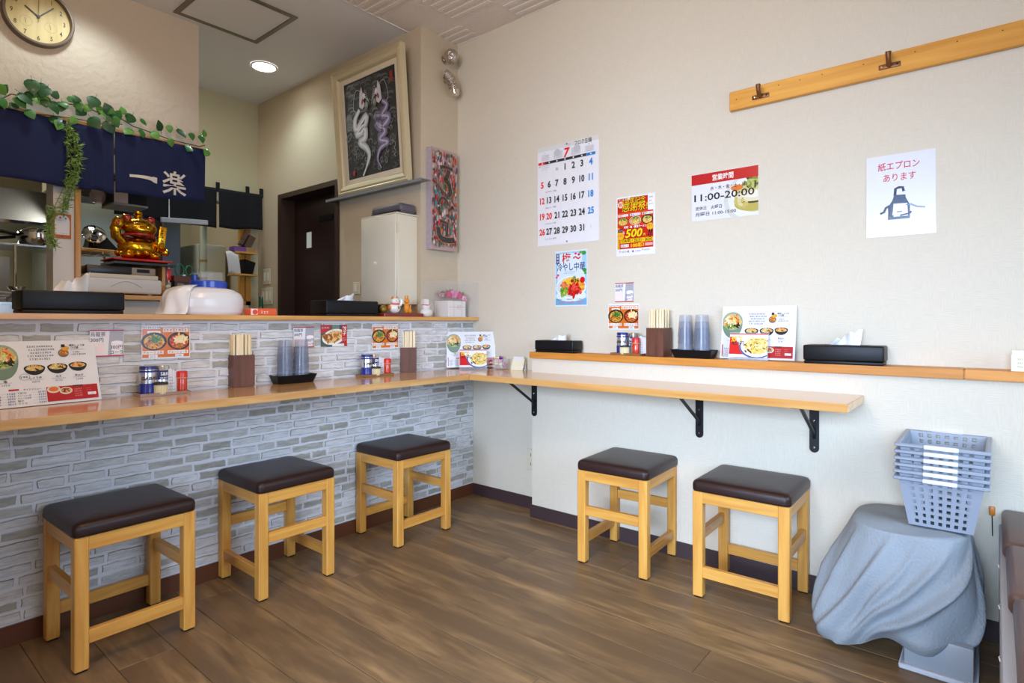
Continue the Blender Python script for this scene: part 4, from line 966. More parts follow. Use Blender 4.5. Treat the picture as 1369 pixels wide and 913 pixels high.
def rice_stand(loc, rz, label):
    t = thing('rice_stand', label, 'menu', loc, rz, 'fried rice cards in clear stands'); e = Matrix.Rotation(R_(76), 4, 'X')
    MB().box(-.078, .078, 0, .118, -.0045, -.003, e).box(-.078, .078, -.035, .03, -.0005, .0015).build('stand', M_clear, t)
    MB().box(-.075, .075, .012, .112, -.002, 0, e).build('sheet', M_paper, t)
    p = P(.0006); p.rect(-.075, .1075, .075, .112, '#c9353a'); p.poly([(-.075, .024), (.0, .024), (-.03, .05), (-.045, .078), (-.06, .098), (-.075, .098)], '#d2141e'); p.rect(-.075, .012, .075, .023, '#eedfe4')
    p.ell(.032, .058, .068, .05, '#3c5a94', 30, PI * .9, PI * 2.0); p.ell(.034, .06, .064, .046, '#eef1f5'); p.rect(-.075, .1, .075, .107, '#e8edf3'); q = random.Random(3); p.ell(.036, .06, .05, .034, '#e2c86a'); p.blobs(.036, .062, .048, .033, ['#ecd98a', '#dcb850', '#f2e6b0', '#c99a3a', '#e8cf74'], 130, .012, q); p.blobs(.03, .06, .045, .028, ['#6a3c24', '#8a5a3a'], 12, .009, q); p.blobs(-.002, .036, .014, .008, ['#6a3c24', '#4a2c20'], 7, .012, q)
    p.rect(.0755, .012, .078, .013, '#eef1f5')
    p.text('炒飯', -.045, .089, .026, '#e9c23a', bold=.03, fit=.048); p.text('450円', -.042, .07, .02, '#33262c', bold=.01, fit=.05)
    p.cut(-.075, .012, .075, .112)
    p.build(t, M_gloss, xf=lambda x, y, z: tuple(e @ Vector((x, y, z)))); return t
menu((.083, -2.06, .7665), PI / 2 + R_(6), R_(-18), 'big laminated menu board leaning on the bricks beside the spice tray', .30, .212)
menu((.108, -.1265, .772), R_(54), R_(-10), 'laminated menu board standing across the room corner on the counter', .285, .205)
menu((1.655, -.052, .8755), R_(0), R_(-10), 'laminated menu board with white glare leaning on the right wall above the ledge', .297, .225)
rice_stand((.172, -.18, .7655), R_(46), 'fried rice card in a clear stand in the room corner'); rice_stand((1.633, -.092, .8735), R_(3), 'fried rice card in a clear stand on the right wall ledge')

# ------------------------------------------------------------------ framed dragon painting, its rail, carved board, lamps
t = thing('picture_rail', 'narrow grey metal rail under the framed painting', 'rail', (-.51, -.3005, 1.83))
MB().box(-.47, .47, -.075, -.0, 0, .004).box(-.47, .47, -.075, -.071, -.012, 0).build('rail', mat('grey_metal_rail', '#8e939a', .45, .5), t)
t = thing('framed_painting', 'dark painting of white and purple dragons in a cream frame leaning forward', 'painting', (-.506, -.335, 1.8415), (R_(90) + R_(4.2), 0, 0))
FW, FH = .690, .775; M_frame = mat('champagne_frame', '#cfc3a0', .38, .25)
fm = MB()
prof = [(0, 0), (0, .03), (.012, .036), (.02, .03), (.03, .034), (.05, .026), (.058, .018), (.062, .004), (.062, 0)]
rings = []
for d_, z_ in prof: rings.append([(-FW / 2 + d_, d_, z_), (FW / 2 - d_, d_, z_), (FW / 2 - d_, FH - d_, z_), (-FW / 2 + d_, FH - d_, z_)])
fm._add(sum(rings, []), [(k * 4 + i, k * 4 + (i + 1) % 4, (k + 1) * 4 + (i + 1) % 4, (k + 1) * 4 + i) for k in range(len(prof) - 1) for i in range(4)]); fm.build('frame', M_frame, t)
mt = MB(); a, b = .06, .092
for x0, x1, y0, y1 in ((-FW / 2 + a, FW / 2 - a, a, b), (-FW / 2 + a, FW / 2 - a, FH - b, FH - a), (-FW / 2 + a, -FW / 2 + b, b, FH - b), (FW / 2 - b, FW / 2 - a, b, FH - b)): mt.box(x0, x1, y0, y1, .002, .008)
mt.build('mount', mat('linen_mount', '#ddd2bd', .8), t); MB().box(-FW / 2 + .05, FW / 2 - .05, .05, FH - .05, 0, .0025).build('canvas', mat('dark_canvas', '#2b2b2c', .6), t)
p = P(.003); q = random.Random(21); cw, ch = FW - 2 * b, FH - 2 * b
def C2(u, v): return (-cw / 2 + u * cw, b + v * ch)
for i in range(90):            # grey cloud scales over the upper part, smoke curls lower down
    u, v = q.random(), q.uniform(.5, 1); x, y = C2(u, v); x = max(-cw / 2 + .04, min(cw / 2 - .04, x)); y = min(y, b + ch - .02)
    p.line([(x - .035, y - .01), (x - .015, y + .006), (x + .012, y + .004), (x + .034, y - .008)], [.002, .013, .011, .002], q.choice(['#3f4242', '#4c4f4f', '#393c3c', '#5a5d5d']))
for i in range(110):
    u, v = q.random(), q.uniform(.02, .55); x, y = C2(u, v); r0 = q.uniform(.012, .03); s = q.choice((-1, 1)); a0 = q.uniform(0, 6)
    x = max(-cw / 2 + .024, min(cw / 2 - .024, x)); y = max(b + .022, y)
    p.line([(x + r0 * (1 - k / 14) * math.cos(a0 + s * k * .5), y + r0 * (1 - k / 14) * math.sin(a0 + s * k * .5)) for k in range(12)], [.002 + .005 * math.sin(k / 11 * PI) for k in range(12)], q.choice(['#4c5050', '#3f4343', '#5f6464', '#6f7474']))
def spline(pts, n=8):
    o = []
    for i in range(len(pts) - 1):
        p0, p1, p2, p3 = [Vector(pts[max(0, min(len(pts) - 1, i + k))]) for k in (-1, 0, 1, 2)]
        for k in range(n):
            s = k / n; o.append(tuple(.5 * ((2 * p1) + (-p0 + p2) * s + (2 * p0 - 5 * p1 + 4 * p2 - p3) * s * s + (-p0 + 3 * p1 - 3 * p2 + p3) * s ** 3)))
    o.append(tuple(pts[-1])); return o
def dragon(body, cols, head, flip):
    pts = spline([C2(*b_) for b_ in body]); n = len(pts)
    for f, c in ((1, cols[0]), (.7, cols[1]), (.25, cols[2])): p.line(pts, [f * (.016 + .042 * math.sin(min(1, (k + 4) / n * 1.05) * PI) ** .6) for k in range(n)], c)
    hx, hy = C2(*head); s = flip
    p.poly([(hx - .03 * s, hy - .03), (hx - .02 * s, hy + .05), (hx + .0, hy + .085), (hx + .012 * s, hy + .04), (hx + .03 * s, hy + .05), (hx + .035 * s, hy + .015), (hx + .012 * s, hy - .0), (hx + .03 * s, hy - .03), (hx + .0, hy - .05)], '#c9cdd6')
    for k in range(6): p.line([(hx + .01 * s, hy + .03), (hx + (.035 + .006 * k) * s, hy + .06 - .015 * k), (hx + (.05 + .004 * k) * s, hy + .05 - .018 * k)], [.003, .002, .001], '#e6e8ee')
    p.line(spline([(hx - .01 * s, hy + .06), (hx - .05 * s, hy + .075), (hx - .075 * s, hy + .045), (hx - .09 * s, hy - .03), (hx - .07 * s, hy - .05)]), .003, '#b9bdc4')
    p.ell(hx + .004 * s, hy - .005, .009, .018, '#a3202c', rot=-.4 * s); p.ell(hx + .03 * s, hy + .045, .007, .008, '#8c2430'); p.ell(hx + .04 * s, hy - .035, .02, .024, '#5c615c'); p.ell(hx + .042 * s, hy - .03, .012, .015, '#8a908a')
dragon([(.30, .69), (.20, .60), (.22, .50), (.42, .60), (.34, .47), (.22, .46), (.36, .52), (.38, .40), (.28, .36), (.40, .28), (.44, .20), (.38, .10), (.30, .01)], ('#8f98a4', '#bcc4cf', '#e2e6ec'), (.36, .77), 1)
dragon([(.74, .70), (.82, .64), (.70, .56), (.60, .58), (.84, .52), (.70, .44), (.62, .50), (.76, .40), (.66, .33), (.80, .28), (.66, .24), (.60, .14), (.66, .04)], ('#54496e', '#766a94', '#b3aecb'), (.68, .77), -1)
x, y = C2(.93, .9); p.rect(x - .014, y - .03, x + .014, y + .03, '#8c2628'); x, y = C2(.12, .06); p.rect(x - .012, y - .014, x + .012, y + .014, '#a3262a')
x, y = C2(.93, .2); p.line(spline([(x, y - .05), (x - .008, y - .035), (x + .006, y - .02), (x - .006, y), (x + .005, y + .02), (x - .002, y + .04)]), .0025, '#b9bcb9')
p.build(t, M_print)

t = thing('painted_board', 'tall red mottled painted board with dark brush letters on the pillar', 'painted board', (-.1295, -.158, 1.452), (PI / 2, 0, PI / 2))
BW, BH = .205, .592
MB().box(-BW / 2, BW / 2, 0, BH, 0, .045).build('board', mat('lilac_board_edge', '#b3a8b4', .6, bump=(60, .4), var=.2), t)
p = P(.0455); p.rect(-BW / 2, 0, BW / 2, BH, '#b59a94'); q = random.Random(5)
for i in range(620):
    x, y = q.uniform(-BW / 2 + .008, BW / 2 - .008), q.uniform(.022, BH - .022); w_, h_ = q.uniform(.003, .008), q.uniform(.006, .022)
    p.ell(x, y, w_, h_, q.choice(['#b3262c', '#c93a38', '#8f2a30', '#c9b3ae', '#a8868a', '#8c8478', '#c96a3a', '#d9c9c6', '#2f6a4a', '#5b3c6a', '#7a6a5c'] if q.random() < .9 else ['#1c7a4c', '#2c8c8a']), 7)
def st_(pts, w_=.02):
    s = spline([(u * BW - BW / 2, v * BH) for u, v in pts], 6); p.line(s, [w_ * 1.75] * len(s), '#b8763c'); p.line(s, w_ * 1.35, '#36353a')
st_([(.28, .81), (.5, .825), (.78, .815)], .014); st_([(.62, .8), (.56, .74), (.48, .70), (.62, .66), (.68, .58), (.6, .55)], .022); st_([(.08, .66), (.3, .60), (.58, .54)], .008)
st_([(.2, .44), (.3, .50), (.42, .515), (.56, .48), (.58, .45)], .012); st_([(.24, .42), (.26, .37), (.3, .345)], .016); st_([(.66, .40), (.75, .44), (.8, .42)], .012)
st_([(.28, .285), (.45, .275), (.62, .26)], .012); st_([(.56, .27), (.55, .2), (.54, .145)], .013); st_([(.2, .215), (.24, .15), (.36, .11), (.6, .1), (.84, .11)], .024)
p.build(t, M_print)

t = thing('spotlight', 'upper silver crinkled ball lamp on the pillar beside the ceiling', 'lamp', (-.1295, -.11, 2.605))
q = random.Random(2)
def crink(bmv, a): 
    for v in bmv: v.co += Vector((q.uniform(-a, a), q.uniform(-a, a), q.uniform(-a, a)))
bmx = bmesh.new(); bmesh.ops.create_icosphere(bmx, subdivisions=3, radius=.043); crink(bmx.verts, .0022)
for v in bmx.verts: v.co = v.co + Vector((.062, -.008, 0))
MB().bm(bmx).build('silver_ball', mat('crinkled_silver', '#c9c4bc', .16, 1, bump=(110, .4)), t); MB().tube([(0, .01, .0), (.03, .0, 0)], .016, 12).lathe([(.03, 0), (.03, .006), (0, .006)], 20, Matrix.Rotation(PI / 2, 4, 'Y')).build('arm', MATS['crinkled_silver'], t, True)
t = thing('spotlight', 'lower silver ribbed elbow lamp on the pillar beside the wall corner', 'lamp', (-.1295, -.10, 2.462))
n = 26; path = [(.035 + .03 * math.sin(k / n * 1.9), -.045 + .05 * (k / n), .038 - .085 * (k / n) ** 1.4) for k in range(n + 1)]
MB().tube(path, [.026 + .004 * (k % 2) + .004 * k / n for k in range(n + 1)], 18).build('ribbed_elbow', MATS['crinkled_silver'], t); MB().tube([path[-1], (path[-1][0] + .004, path[-1][1] + .004, path[-1][2] - .03)], [.032, .027], 18).build('lamp_mouth', M_chrome, t, True); MB().tube([(0, -.01, .01), (.05, -.03, .02)], .012, 10).build('arm', MATS['crinkled_silver'], t, True)
# ------------------------------------------------------------------ clock
t = thing('wall_clock', 'round wall clock with wooden dial and grey brown rim showing seven past ten', 'clock', (-1.1115, -1.849, 2.485), LW)
rc = .139
MB().lathe([(rc - .016, .0), (rc, .0), (rc, .028), (rc - .004, .036), (rc - .012, .036), (rc - .016, .028), (rc - .016, .012), (rc - .016, .0)], 64, cap=False).build('rim', mat('taupe_metal_rim', '#6f6259', .35, .5), t, True)
MB().lathe([(0, .0), (rc - .015, .0), (rc - .015, .013), (0, .013)], 48, cap=False).build('dial', wood('pale_dial_wood', '#c9b47c', '#dccb96', 'Y', 30, 12, .5, 0, .02, 0), t, True)
p = P(.0135)
for i in range(1, 13): a = PI / 2 - i * PI / 6; p.text(str(i), .1 * math.cos(a), .1 * math.sin(a), .03, '#4a4038', bold=.02, sx=.75)
for x in (-.047, .047): p.ring(x, -.035, .024, .024, .0012, '#a8925e'); p.line([(x, -.045), (x - .004, -.022)], .002, '#6b5a3c')
p.build(t, M_print)
def hand(a, l, w, z, nm, m, back=.0):
    d = R_(a); dx, dy = math.sin(d), math.cos(d); o = MB(); o.prism([(-w / 2, -back), (w / 2, -back), (w / 2, l), (-w / 2, l)], z, z + .001, Matrix.Rotation(-d, 4, 'Z')); return o.build(nm, m, t)
M_handm = mat('dark_hand', '#211d22', .4)
hand(303.5, .062, .0055, .016, 'hour_hand', M_handm); hand(42, .085, .0045, .0172, 'minute_hand', M_handm); hand(0, .105, .0016, .0186, 'second_hand', M_handm, .025); MB().lathe([(.006, .015), (.006, .021), (0, .021)], 16).build('hub', M_handm, t, True)

# ------------------------------------------------------------------ noren curtains
M_noren = mat('navy_cotton', '#0c1a4a', .85, bump=(700, .15)); M_noren2 = mat('dark_indigo_cotton', '#0c0e18', .9, bump=(700, .15))
def cloth(x, y0, y1, z0t, z1t, z0b, z1b, amp, ph, par, m, waves=2.2):
    def fn(u, v):
        y = y0 + (y1 - y0) * u; zt = z0t + (z1t - z0t) * u; zb = z0b + (z1b - z0b) * u + .004 * math.sin(u * 9 + ph)
        return (x + amp * (.25 + .75 * v) * math.sin(u * waves * 2 * PI / 2 + ph + v * .8) + .004 * math.sin(u * 23 + ph) * v, y, zt + (zb - zt) * v)
    MB().grid(fn, 40, 14).build('curtain_panel', m, par, 'all', .0015); return fn
t = thing('noren_curtain', 'navy shop curtain with white brushed characters hanging under the leafy vine', 'curtain', (0, 0, 0))
MB().rbox(-1.078, -1.062, -3.2, -1.10, 2.006, 2.022, .003, 1).build('rod', M_shelfY, t)
cloth(-1.055, -2.62, -1.752, 2.008, 2.006, 1.69, 1.684, .012, 1.0, t, M_noren); cloth(-1.058, -1.745, -1.553, 2.006, 2.006, 1.692, 1.69, .008, 2.2, t, M_noren, 1.2)
fn = cloth(-1.055, -1.548, -1.104, 2.006, 2.014, 1.691, 1.712, .006, .4, t, M_noren, 1.2)
M_ink = mat('off_white_dye', '#ded9d2', .8)
p = P(.0); p.text('楽', -1.266, 1.792, .138, '#ded9d2', bold=.012, fit=.124)
for i in range(14):
    u0, u1 = i / 14, (i + 1) / 14; g = lambda u: 1.788 + .004 * (1 - u) + .006 * math.sin(u * 3); hh = lambda u: .007 + .005 * u ** 2 + (.004 if u > .85 else 0)
    x0, x1 = -1.484 + .130 * u0, -1.484 + .130 * u1; p.poly([(x0, g(u0) - hh(u0)), (x1, g(u1) - hh(u1)), (x1, g(u1) + hh(u1)), (x0, g(u0) + hh(u0))], '#ded9d2')
def onto(x, y, z):
    u = (x + 1.548) / .444; v = (2.01 - y) / .31; return (fn(u, v)[0] + .0035, x, y)
p.build(t, M_print, 'brushed_line', 'lettering', xf=onto)
t = thing('noren_curtain', 'dark indigo split curtain hanging across the far kitchen doorway', 'curtain', (0, 0, 0))
def c2(y0, y1, a, b, c, d, ph): cloth(-1.94, y0, y1, a, b, c, d, .012, ph, t, M_noren2, 1.6)
c2(-1.30, -.655, 1.985, 2.005, 1.722, 1.712, 0); c2(-.645, -.315, 2.005, 2.012, 1.715, 1.742, 1.5)
for y, z in ((-1.1, 1.99), (-.645, 2.0), (-.425, 2.008), (-.318, 2.01)): MB().rbox(-1.955, -1.945, y - .014, y + .014, z - .02, z + .05, .002, 1).build('hanging_loop', M_noren2, t)

# ------------------------------------------------------------------ vine and hanging plant
t = thing('leafy_vine', 'artificial ivy vine with broad green leaves trailing above the navy curtain', 'vine', (-1.055, -1.55, 2.05))
O = Vector((-1.055, -1.55, 2.05))
def stem(pts, r=.0028): return [(q_[0] - O.x, q_[1] - O.y, q_[2] - O.z) for q_ in pts]
s1 = [(-2.25, 2.03), (-2.1, 2.06), (-1.996, 2.038), (-1.956, 2.076), (-1.922, 2.078), (-1.837, 2.085), (-1.763, 2.088), (-1.687, 2.101), (-1.615, 2.083), (-1.532, 2.086), (-1.463, 2.055), (-1.382, 2.045), (-1.298, 2.03), (-1.22, 2.027), (-1.134, 2.026), (-1.105, 2.04)]
s2 = [(-2.05, 1.99), (-1.928, 2.001), (-1.83, 2.014), (-1.71, 2.028), (-1.615, 2.03), (-1.515, 2.051)]
M_stem = mat('brown_vine_stem', '#5f4a30', .7)
MB().tube(stem([(-1.06, y, z) for y, z in s1]), .003, 6).tube(stem([(-1.056, y, z) for y, z in s2]), .0024, 6).build('stem', M_stem, t, True)
def leafmat(n, c):
    m = mat(n, c, .45, coat=.1, var=.35); return m
LM = [leafmat('dark_leaf', '#24552b'), leafmat('mid_leaf', '#3a7a34'), leafmat('light_leaf', '#5f9a3e')]
def leaf_me(k):
    L = .052; m = MB(); half = [(0, .004), (.012, -.004), (.022, .004), (.0255, .016), (.02, .03), (.010, .042), (0, .052)]
    vs = [(0, y_ if i else .004, .004 * math.sin(y_ / L * PI)) for i, (x_, y_) in enumerate(half)]
    n = len(half); R2 = [(x_, y_, .006 * math.sin(y_ / L * PI) - x_ * .22) for x_, y_ in half]; L2 = [(-x_, y_, z_) for x_, y_, z_ in R2]
    V = vs + R2[1:-1] + L2[1:-1]; F = []
    for i in range(1, n - 2): F.append((i, n + i - 1, n + i, i + 1)); F.append((i, i + 1, 2 * n - 2 + i, 2 * n - 3 + i))
    F += [(0, n, 1), (0, 1, 2 * n - 2), (n - 2, 2 * n - 3, n - 1), (n - 2, n - 1, 3 * n - 5)]
    m._add(V, F); m.tube([(0, -.02, -.004), (0, .004, .002)], .0009, 4); return m.mesh('leaf', LM[k], 'all')
LMe = [leaf_me(k) for k in range(3)]
pos = [(-1.984, 2.091), (-1.991, 2.072), (-1.885, 2.126), (-1.853, 2.123), (-1.843, 2.112), (-1.795, 2.122), (-1.732, 2.123), (-1.646, 2.124), (-1.577, 2.106), (-1.522, 2.126), (-1.697, 2.067), (-1.957, 2.012), (-1.91, 2.061), (-1.892, 2.075), (-1.861, 2.062), (-1.889, 1.989), (-1.803, 2.051), (-1.773, 2.064), (-1.795, 1.989), (-1.732, 2.002), (-1.991, 2.007), (-1.923, 2.035), (-1.618, 2.085), (-1.642, 2.021), (-1.552, 2.044), (-1.483, 2.087), (-1.496, 2.014), (-1.421, 2.073), (-1.426, 2.017), (-1.348, 2.087), (-1.296, 2.07), (-1.362, 2.027), (-1.292, 1.996), (-1.234, 2.07), (-1.184, 2.055), (-1.204, 1.992), (-1.128, 2.058), (-1.122, 2.108), (-1.107, 1.987), (-1.597, 2.076), (-1.539, 2.092), (-1.836, 2.069), (-1.674, 2.078), (-1.758, 2.069), (-2.03, 2.09), (-2.06, 2.03), (-2.1, 2.1), (-1.575, 2.02), (-1.565, 2.06)]
q = random.Random(14)
pos += [(y + q.uniform(-.03, .03), z + q.uniform(-.03, .02)) for y, z in pos[:22:2]]
for i, (y, z) in enumerate(pos):
    big = i in (2, 3, 4, 12, 13, 16, 18, 23, 25, 33, 47, 48, 7, 10)
    k = 0 if big or q.random() < .3 else q.choice((1, 2, 1))
    up = z > 2.085 and not big
    o = bpy.data.objects.new('leaf', LMe[k]); COL.objects.link(o); o.parent = t
    s = q.uniform(1.05, 1.3) if big else q.uniform(.75, 1.05)
    a = q.uniform(-.7, .7) + (0 if up else PI)
    M = Matrix.Rotation(R_(90), 4, 'Z') @ Matrix.Rotation(R_(90) + q.uniform(-.5, .3), 4, 'X')
    M = Matrix.Rotation(q.uniform(-.5, .5), 4, 'Z') @ M @ Matrix.Rotation(a, 4, 'Z') @ Matrix.Translation((0, -.026, 0))
    o.matrix_local = Matrix.Translation((-.0 + q.uniform(.008, .03), y - O.y, z - O.z)) @ M @ Matrix.Diagonal((s, s, s, 1))
t = thing('hanging_plant', 'thin trailing artificial grass plant hanging between the navy curtain panels', 'plant', (-1.035, -1.741, 1.995))
O2 = Vector((-1.035, -1.741, 1.995))
strands = [[(-1.741, 1.993), (-1.733, 1.941), (-1.721, 1.871), (-1.715, 1.8), (-1.73, 1.723), (-1.75, 1.665), (-1.765, 1.60), (-1.768, 1.556)], [(-1.745, 1.98), (-1.75, 1.9), (-1.735, 1.82), (-1.74, 1.74), (-1.75, 1.70)], [(-1.728, 1.95), (-1.71, 1.88), (-1.705, 1.8), (-1.72, 1.73), (-1.745, 1.63), (-1.755, 1.58)], [(-1.765, 1.681), (-1.791, 1.611), (-1.814, 1.547), (-1.82, 1.458), (-1.808, 1.395)], [(-1.80, 1.58), (-1.822, 1.51), (-1.825, 1.44), (-1.80, 1.39)]]
m = MB(); lf = MB(); q = random.Random(31)
for si, s_ in enumerate(strands):
    P3 = [((.004 * si - .006), y - O2.y, z - O2.z) for y, z in s_]; m.tube(P3, .0014, 4)
    sp = spline([(b_, c_) for a_, b_, c_ in P3], 26)
    for (b_, c_) in sp:
        if si == 3 and c_ > -.42: continue
        for _ in range(2):
            d = Vector((q.uniform(-.8, 1), q.uniform(-1, 1), q.uniform(-1, .8))).normalized() * q.uniform(.012, .042); a0 = Vector((P3[0][0], b_, c_)); sd = d.cross(Vector((q.uniform(-1, 1), q.uniform(-1, 1), q.uniform(-1, 1)))).normalized() * .0026
            lf._add([a0, a0 + d * .5 + sd, a0 + d, a0 + d * .5 - sd], [(0, 1, 2, 3)])
m.build('stems', M_stem, t, True); o = lf.build('leaflets', mat('grass_green', '#86ad55', .5, var=.45), t); o['kind'] = 'stuff'

# ------------------------------------------------------------------ post, sill, and what stands on the sill
tag(MB().rbox(-1.245, -1.095, -1.706, -1.681, 1.146, 1.929, .002, 1).build('wooden_post', M_shelfZ if 'M_shelfZ' in globals() else wood('orange_shelf_wood_z', '#c0842f', '#dba348', 'Z', 34, 14, .35, .1, .04, .05)), 'upright wooden board beside the white post with the hanging card', 'post')
t = thing('hanging_card', 'orange framed white card hanging on the white post by the plant', 'card', (-1.1115, -1.755, 1.44), LW)
MB().rbox(-.036, .036, 0, .122, 0, .004, .001, 1).build('frame', mat('orange_card', '#c0662a', .6), t)
p = P(.0042); p.poly([(-.029, .018), (.029, .018), (.03, .085), (.026, .102), (.014, .113), (-.014, .113), (-.026, .102), (-.03, .085)], '#e6e4e8'); p.ell(-.008, .101, .0045, .005, '#c92430'); p.ell(.014, .099, .0045, .005, '#2c8cb4'); p.bars(-.018, .087, .036, .005, '#a6a2a8'); p.bars(-.024, .022, .048, .004, '#9a98a0'); p.ell(0, .009, .004, .004, '#8a4418'); p.build(t, M_print)
board('pass_sill', [(-1.30, -1.68), (-1.04, -1.68), (-1.04, -.985), (-1.30, -.985)], 1.1465, 1.170, M_shelfY, 'wooden sill of the kitchen pass with the white printer on it', 'sill')
sz = 1.1705
t = thing('receipt_printer', 'white office printer with dark lid on the sill behind the black tissue box', 'printer', (-1.165, -1.493, sz))
MW = mat('printer_white', '#d9dadc', .4); MG = mat('printer_greige', '#9c9184', .5)
MB().rbox(-.10, .10, -.183, .17, .008, .085, .012, 3).build('body', MW, t, True); MB().rbox(-.09, .085, -.165, .155, .0855, .108, .004, 2).build('upper_body', mat('printer_cream', '#d5cfc2', .5), t, True)
MB().rbox(-.085, .07, -.165, .03, .1085, .15, .004, 2).build('dark_lid', mat('very_dark_lid', '#17120f', .35), t, True); MB().rbox(-.085, .075, .032, .145, .1085, .148, .004, 2).build('control_block', MG, t, True)
MB().box(.0755, .077, .055, .115, .122, .14).build('display', M_black, t); MB().lathe([(.008, 0), (.008, .008)], 10, Matrix.Translation((.06, .12, 0))).lathe([(.008, 0), (.008, .008)], 10, Matrix.Translation((.06, -.14, 0))).build('feet', MW, t)
MB().tube([(.1005, -.07 + .14 * k / 12, .04 + .03 * math.sin(k / 12 * PI)) for k in range(13)], .0012, 5).build('seam', MG, t)
MB().rbox(-.12, -.095, -.19, .205, .15, .156, .001, 1)
t2 = thing('figure_shelf', 'small wooden stand with dark top holding the golden cat behind the printer', 'shelf', (-1.165, -1.405, sz))
MB().box(-.095, .045, .100, .115, 0, .163).box(-.135, -.118, -.3, .1, 0, .163).build('wood_side', M_shelfY, t2); MB().box(-.135, .095, -.14, .15, .1635, .175).build('dark_top', mat('very_dark_lid', '#17120f', .35), t2)
cz_ = sz + .1755
t = thing('red_cushion', 'flat red cushion under the golden lucky cat', 'cushion', (-1.165, -1.41, cz_))
MB().grid(lambda u, v: ((u - .5) * .2, (v - .5) * .29, .006 + .014 * (1 - abs(2 * u - 1) ** 3) * (1 - abs(2 * v - 1) ** 4) + .004 * abs(2 * v - 1) ** 6), 14, 20).build('pad', mat('red_velvet', '#c4201a', .6), t, 'all', .006)
# golden lucky cat
t = thing('lucky_cat', 'shiny golden lucky cat with raised paw on a red cushion', 'figurine', (-1.16, -1.41, cz_ + .0275), R_(90))
M_gold = mat('gold', '#d9a52a', .16, 1, bump=(60, .25)); M_redg = mat('red_lacquer', '#a81a16', .2, coat=.6)
b = MB()
b.ell((0, 0, .055), .098, .07, .058, 24, 14).ell((0, -.015, .162), .085, .066, .052, 24, 14)              # body, broad head
b.ell((0, -.058, .15), .055, .03, .026, 18, 10)                                                             # muzzle
b.ell((-.062, -.04, .012), .034, .042, .02, 14, 8).ell((.062, -.04, .012), .034, .042, .02, 14, 8)          # feet
b.tube([(-.075, -.01, .08), (-.108, -.02, .11), (-.115, -.03, .15), (-.105, -.035, .185)], [.024, .026, .026, .02], 12).ell((-.106, -.042, .175), .028, .022, .034, 14, 10)   # raised paw
b.tube([(.07, -.02, .09), (.098, -.045, .075), (.095, -.055, .05)], [.024, .024, .02], 12)
for s in (-1, 1): b.lathe([(.03, 0), (.02, .022), (.004, .04)], 14, Matrix.Translation((s * .055, 0, .195)) @ Matrix.Rotation(s * .35, 4, 'Y'))
b.ell((0, 0, .215), .024, .02, .014, 14, 8).lathe([(.02, .222), (.017, .235), (.022, .24), (.02, .252), (0, .256)], 14)
for k in range(14): a = 2 * PI * k / 14; b.ell((.095 * math.cos(a), .068 * math.sin(a), .02 + .006 * (k % 2)), .016, .012, .013, 8, 6)
b.build('body', M_gold, t, 50)
r_ = MB()
for s in (-1, 1): r_.ell((s * .056, -.022, .212), .02, .01, .018, 12, 8)
r_.tube([(.075 * math.cos(a), -.012 + .062 * math.sin(a), .118 - .006 * math.sin(a)) for a in [2 * PI * k / 24 for k in range(25)]], .0075, 8); r_.ell((-.112, -.062, .176), .009, .004, .013, 10, 6); r_.ell((0, -.082, .158), .008, .005, .005, 8, 6)
r_.build('red_trim', M_redg, t, True)
k_ = MB().rbox(-.019, .019, -.008, .008, -.06, .055, .005, 2, Matrix.Translation((.10, -.052, .125)) @ Matrix.Rotation(.12, 4, 'Y')).ell((.122, -.035, .04), .02, .018, .02, 12, 8); k_.build('gold_tablet', M_gold, t, True)
m = MB()
for s in (-1, 1): m.tube([(s * .018, -.082, .176), (s * .03, -.081, .18), (s * .042, -.076, .175)], .002, 5)
for z_ in (.08, .1, .12, .14, .155): m.ell((.098, -.062, z_), .005, .003, .004, 6, 4)
m.build('eyes_and_marks', mat('dark_ink', '#2a1608', .4), t, True)
# utensils on the sill
t = thing('utensil_holder', 'dark wooden caddy with patterned front holding scissors on the kitchen sill', 'holder', (-1.14, -1.188, sz))
MB().box(-.045, .045, -.062, .062, 0, .085).build('caddy', mat('black_caddy', '#26221f', .5), t); MB().box(-.046, .048, -.066, .066, .0855, .118).build('wood_band', mat('dark_red_wood', '#5a2a1c', .5), t)
p = P(.0455)
for x, y, w_, h_, c in ((-.05, .05, .034, .026, '#8a6f52'), (.0, .045, .022, .02, '#7d6448'), (.012, .0, .022, .09, '#b8203c'), (.012, .045, .022, .02, '#7a6a4a'), (-.06, .0, .04, .026, '#6b5440'), (.04, .04, .02, .02, '#8a6f52')): p.rect(x, y, x + w_, y + h_ if y + h_ < .084 else .084, c)
p.build(t, M_print, xf=lambda x, y, z: (z, x, y))
t = thing('scissors', 'green handled scissors standing in the dark utensil caddy', 'scissors', (-1.13, -1.193, sz + .1185)); MBg = MB()
for s, r0 in ((-.018, .026), (.03, .022)): MBg.tube([(0, s + r0 * .8 * math.sin(a), .034 + r0 * 1.25 * math.cos(a)) for a in [2 * PI * k / 20 for k in range(21)]], .0045, 8)
MBg.build('handles', mat('dark_green_plastic', '#1d6a4a', .35), t, True)
MB().box(-.002, .002, -.004, .012, 0.0, .012).build('blades', M_steel, t)
t = thing('blue_bottle', 'small bottle with bright blue cap beside the utensil caddy', 'bottle', (-1.09, -1.148, sz)); MB().lathe([(.017, 0), (.017, .085), (.012, .095)], 16).build('bottle', mat('dark_bottle', '#3a302c', .3), t, True); MB().lathe([(.0165, .095), (.0165, .128), (0, .128)], 16).build('cap', mat('bright_blue', '#2a56c4', .35, coat=.3), t, True)
